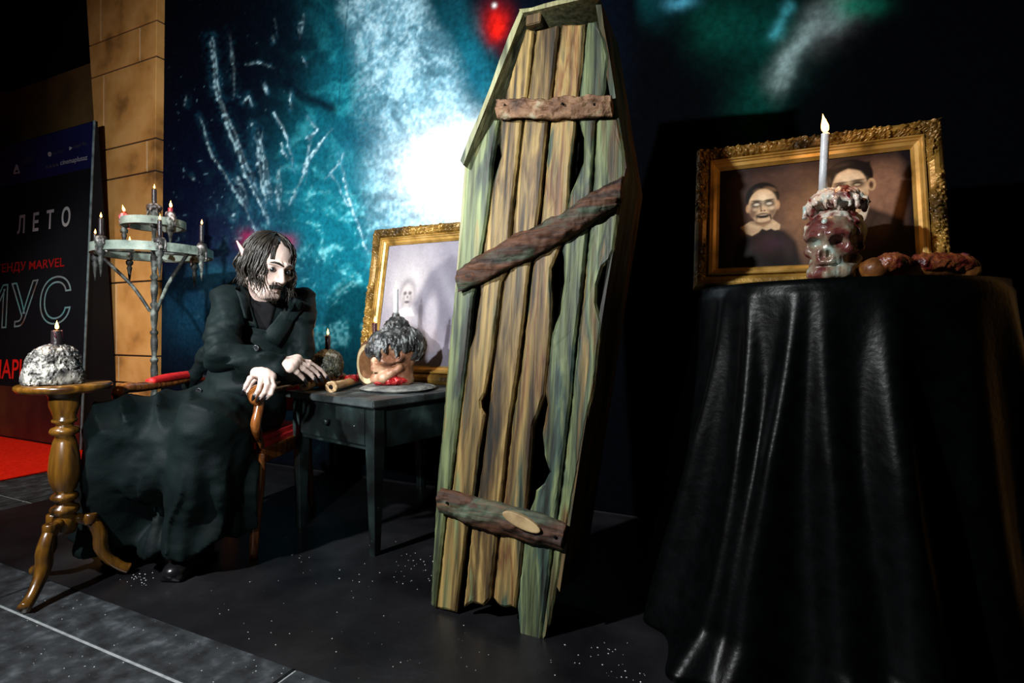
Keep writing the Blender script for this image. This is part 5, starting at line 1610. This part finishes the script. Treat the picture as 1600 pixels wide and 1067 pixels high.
def patch(name, q, n, off, mat, curl=0.0):
    """a cloth flap laid on the coat: q = four pixel corners"""
    V1 = []
    last = None
    for i in range(n + 1):
        for j in range(n + 1):
            s, t = i / n, j / n
            x = (q[0][0] * (1 - s) + q[1][0] * s) * (1 - t) + (q[3][0] * (1 - s) + q[2][0] * s) * t
            y = (q[0][1] * (1 - s) + q[1][1] * s) * (1 - t) + (q[3][1] * (1 - s) + q[2][1] * s) * t
            h = hit(x, y, off + curl * math.sin(math.pi * s) )
            if h is None: h = last or CAM0 + ray(x, y) * 2.3
            if last is not None and abs(h.y - last.y) > .06: h = CAM0 + ray(x, y) * last.y
            last = h
            V1.append(h)
    fs = [(i * (n + 1) + j, (i + 1) * (n + 1) + j, (i + 1) * (n + 1) + j + 1, i * (n + 1) + j + 1) for i in range(n) for j in range(n)]
    o = pm(name, V1, fs, mat, coat)
    m = o.modifiers.new('s', 'SOLIDIFY'); m.thickness = .006; m.offset = 0
    return o
patch('lapel', [(366, 450), (383, 452), (404, 512), (378, 498)], 10, .012, M['coat'], .008)
patch('lapel', [(455, 462), (478, 474), (432, 540), (412, 522)], 10, .012, M['coat'], .008)
patch('shirt_front', [(388, 468), (432, 474), (420, 516), (400, 512)], 8, .002, M['shirt'])
for bx, by in ((310, 612), (399, 545)):
    h = hit(bx, by, .004)
    if h is not None:
        v_, f_ = lathe([(.0005, -.003), (.012, -.003), (.0135, 0), (.012, .003), (.009, .002), (.0005, .002)], 16)
        A = np.stack([v_[:, 0], -v_[:, 2], v_[:, 1]], 1) + A3(h)
        pm('coat_button', A, [f[::-1] for f in f_], M['nail'], coat)
# trousers under the coat
def trouser_sdf(p):
    d = None
    for a, b, c in ((hipR, knR, anR), (hipL, knL, anL)):
        e = smin(cap(p, a, b, .088, .066), cap(p, b, c + Vector((0, 0, .005)), .062, .052), .03)
        d = e if d is None else smin(d, e, .04)
    return smax(d, .045 - p[:, 2], .004)
tv, tf = surfnet(trouser_sdf, (-1.62, 1.88, 0.03), (-.98, 2.60, .68), .013)
pm('trousers', tv, tf, M['shirt'])
# shoes
def shoe(c, d):
    d = Vector(d).normalized(); s = Vector((-d.y, d.x, 0))
    R_ = np.array([list(s), list(d), [0, 0, 1]])
    def f(p):
        q = (p - A3(c)) @ R_.T
        u = ell(q, (0, .05, .030), (.046, .105, .034))
        u = smin(u, ell(q, (0, .115, .030), (.042, .05, .028)), .02)
        u = smin(u, cap(q, (0, -.03, .04), (0, -.045, .11), .042, .044), .03)
        u = smin(u, sbox(q, (0, .035, .012), (.042, .12, .012), .01), .006)
        return smax(u, -q[:, 2], .004)
    lo = np.array([c[0] - .19, c[1] - .19, -.004]); hi = np.array([c[0] + .19, c[1] + .19, .17])
    v_, f_ = surfnet(f, lo, hi, .0052)
    v_[:, 2] = np.maximum(v_[:, 2], .0035)
    return pm('shoe', v_, f_, M['shoe'])
shoe((-1.205, 2.08, 0.0035), (-.05, -1, 0)); shoe((-1.50, 2.22, 0.0035), (-.25, -1, 0))
# hair: a scalp cap and long wet strands, parted in the middle
def cap_sdf(p):
    q = to_head(p)
    d = ell(q, (0, -.020, .040), (.081, .100, .086)) - (fbm(q * np.array([60, 14, 60]), 2, 6) - .5) * .012
    d = smin(d, ell(q, (0, -.075, -.03), (.066, .05, .08)), .03)
    cut = (q[:, 1] - .050) - .10 * np.clip(q[:, 2] - .060, -.3, .2) * 2.2
    return smax(d, cut, .01)
kv, kf = surfnet(cap_sdf, A3(HC) - .18, A3(HC) + .18, .0048)
hair = pm('hair', kv, kf, M['hair'])
rr = random.Random(17)
strands = []
def strand(phi, start, length, lift, seed, thick=.0030, ret=False):
    """phi: 0 = straight ahead, +-180 = nape; runs over the skull, then hangs"""
    r2 = random.Random(seed)
    pts = []
    wob, wp = r2.uniform(.003, .014), r2.uniform(0, 6)
    e = start
    a = math.radians(phi)
    for k in range(8):
        el_ = math.radians(start + (-8 - start) * k / 7)
        q = (math.sin(a) * .080 * math.cos(el_), -.016 + math.cos(a) * .100 * math.cos(el_), .036 + .088 * math.sin(el_))
        s = 1 + lift
        w = A3(from_head([[q[0] * s, -.016 + (q[1] + .016) * s, .036 + (q[2] - .036) * s]])[0])
        pts.append(Vector(w) + Vector((math.sin(k * 1.1 + wp) * wob * .4, math.cos(k + wp) * wob * .4, 0)))
    d = (pts[-1] - pts[-2]).normalized()
    p = pts[-1]
    n = 8
    for k in range(n):
        d = (d * .55 + Vector((0, 0, -1)) * .45 + Vector((math.sin(k * 1.3 + wp), math.cos(k * 1.1 + wp), 0)) * .22 * (wob / .006)).normalized()
        p = p + d * (length / n)
        pts.append(p.copy())
    m = 18
    return tube(spline(pts, m), [thick * (.8 + .4 * math.sin(math.pi * i / m)) * (1 - .75 * max(0, (i / m - .6) / .4)) for i in range(m + 1)], 5)
for k in range(330):
    side = -1 if rr.random() < .62 else 1
    phi = side * rr.uniform(46, 178)
    strands.append(strand(phi, rr.uniform(58, 92), rr.uniform(.07, .145) if abs(phi) < 150 else rr.uniform(.06, .11), rr.uniform(.0, .10), k, rr.uniform(.0022, .0042)))
for k in range(26):          # locks framing and crossing the face
    phi = rr.choice([-1, 1]) * rr.uniform(34, 60)
    strands.append(strand(phi, rr.uniform(60, 88), rr.uniform(.10, .17), rr.uniform(.02, .07), 900 + k, rr.uniform(.0018, .003)))
for phi, L_ in ((-24, .15), (-27, .13), (-31, .16), (22, .05)):
    strands.append(strand(phi, 72, L_, .03, int(phi * 7 + 2000), .0022))
v_, f_ = join(strands)
so = pm('hair_strands', v_, f_, M['hair'], hair); so['kind'] = 'stuff'
# moustache and chin beard hairs
bd = []
for k in range(150):
    if k < 90:
        x = rr.uniform(-.026, .026); q0 = (x, .096 - abs(x) * .45, -.047 - abs(x) * .25); dr = (x * 8 + rr.uniform(-.2, .2), .4, -1)
        L_ = .014
    else:
        x = rr.uniform(-.022, .022); q0 = (x, .078 - abs(x) * .3, -.090 - rr.uniform(0, .018)); dr = (x * 6, .5, -1); L_ = .018
    q1 = tuple(q0[i] + dr[i] / math.sqrt(sum(c * c for c in dr)) * L_ for i in range(3))
    bd.append(tube([Vector(from_head([q0])[0]), Vector(from_head([q1])[0])], [.0012, .0004], 4))
v_, f_ = join(bd)
bo = pm('beard', v_, f_, M['hair']); bo['kind'] = 'stuff'
bw = []
for s_ in (-1, 1):
    bw.append(tube([Vector(from_head([[s_ * x, y, z]])[0]) for x, y, z in ((.010, .101, .026), (.022, .098, .031), (.036, .090, .031), (.048, .078, .025))], [.004, .0058, .005, .002], 6, .8))
for b in bw: pm('eyebrow', b[0], b[1], M['hair'])

# ------------------------------------------------------------ plaster crumbs scattered on the floor
rr = random.Random(5)
vs_, fs = [], []
def crumb(x, y, s, z=0.003):
    o = len(vs_)
    for i in range(6):
        a = i / 6 * 6.283
        vs_.append((x + s * rr.uniform(.6, 1.2) * math.cos(a), y + s * rr.uniform(.6, 1.2) * math.sin(a), z))
    vs_.append((x, y, z + s * .7))
    for i in range(6): fs.append((o + i, o + (i + 1) % 6, o + 6))
def floor_px(px, py):
    d = ray(px, py); t = -CAMH / d.z
    return CAM0 + d * t
for k in range(110):
    px, py = rr.uniform(330, 960), rr.uniform(830, 1062)
    q = floor_px(px, py)
    if q.dot(V) < 1.08: continue
    crumb(q.x, q.y, rr.choice([.0008, .0010, .0013, .002]))
for cx, cy, n, sp in ((215, 905, 26, 14), (655, 882, 24, 18), (940, 1022, 16, 26), (985, 1058, 12, 14), (460, 868, 10, 20), (600, 905, 20, 40)):
    for k in range(n):
        q = floor_px(rr.gauss(cx, sp), rr.gauss(cy, sp * .5))
        crumb(q.x, q.y, rr.uniform(.0010, .003))
for k in range(120):
    q = floor_px(rr.uniform(0, 520), rr.uniform(885, 1066))
    if q.dot(V) > 1.05: continue
    crumb(q.x, q.y, rr.choice([.0008, .0012, .002]), 0.0002)
tag(mesh('plaster_crumbs', vs_, fs, M['dust']), 'white plaster crumbs scattered over the dark floor', 'crumbs', kind='stuff')
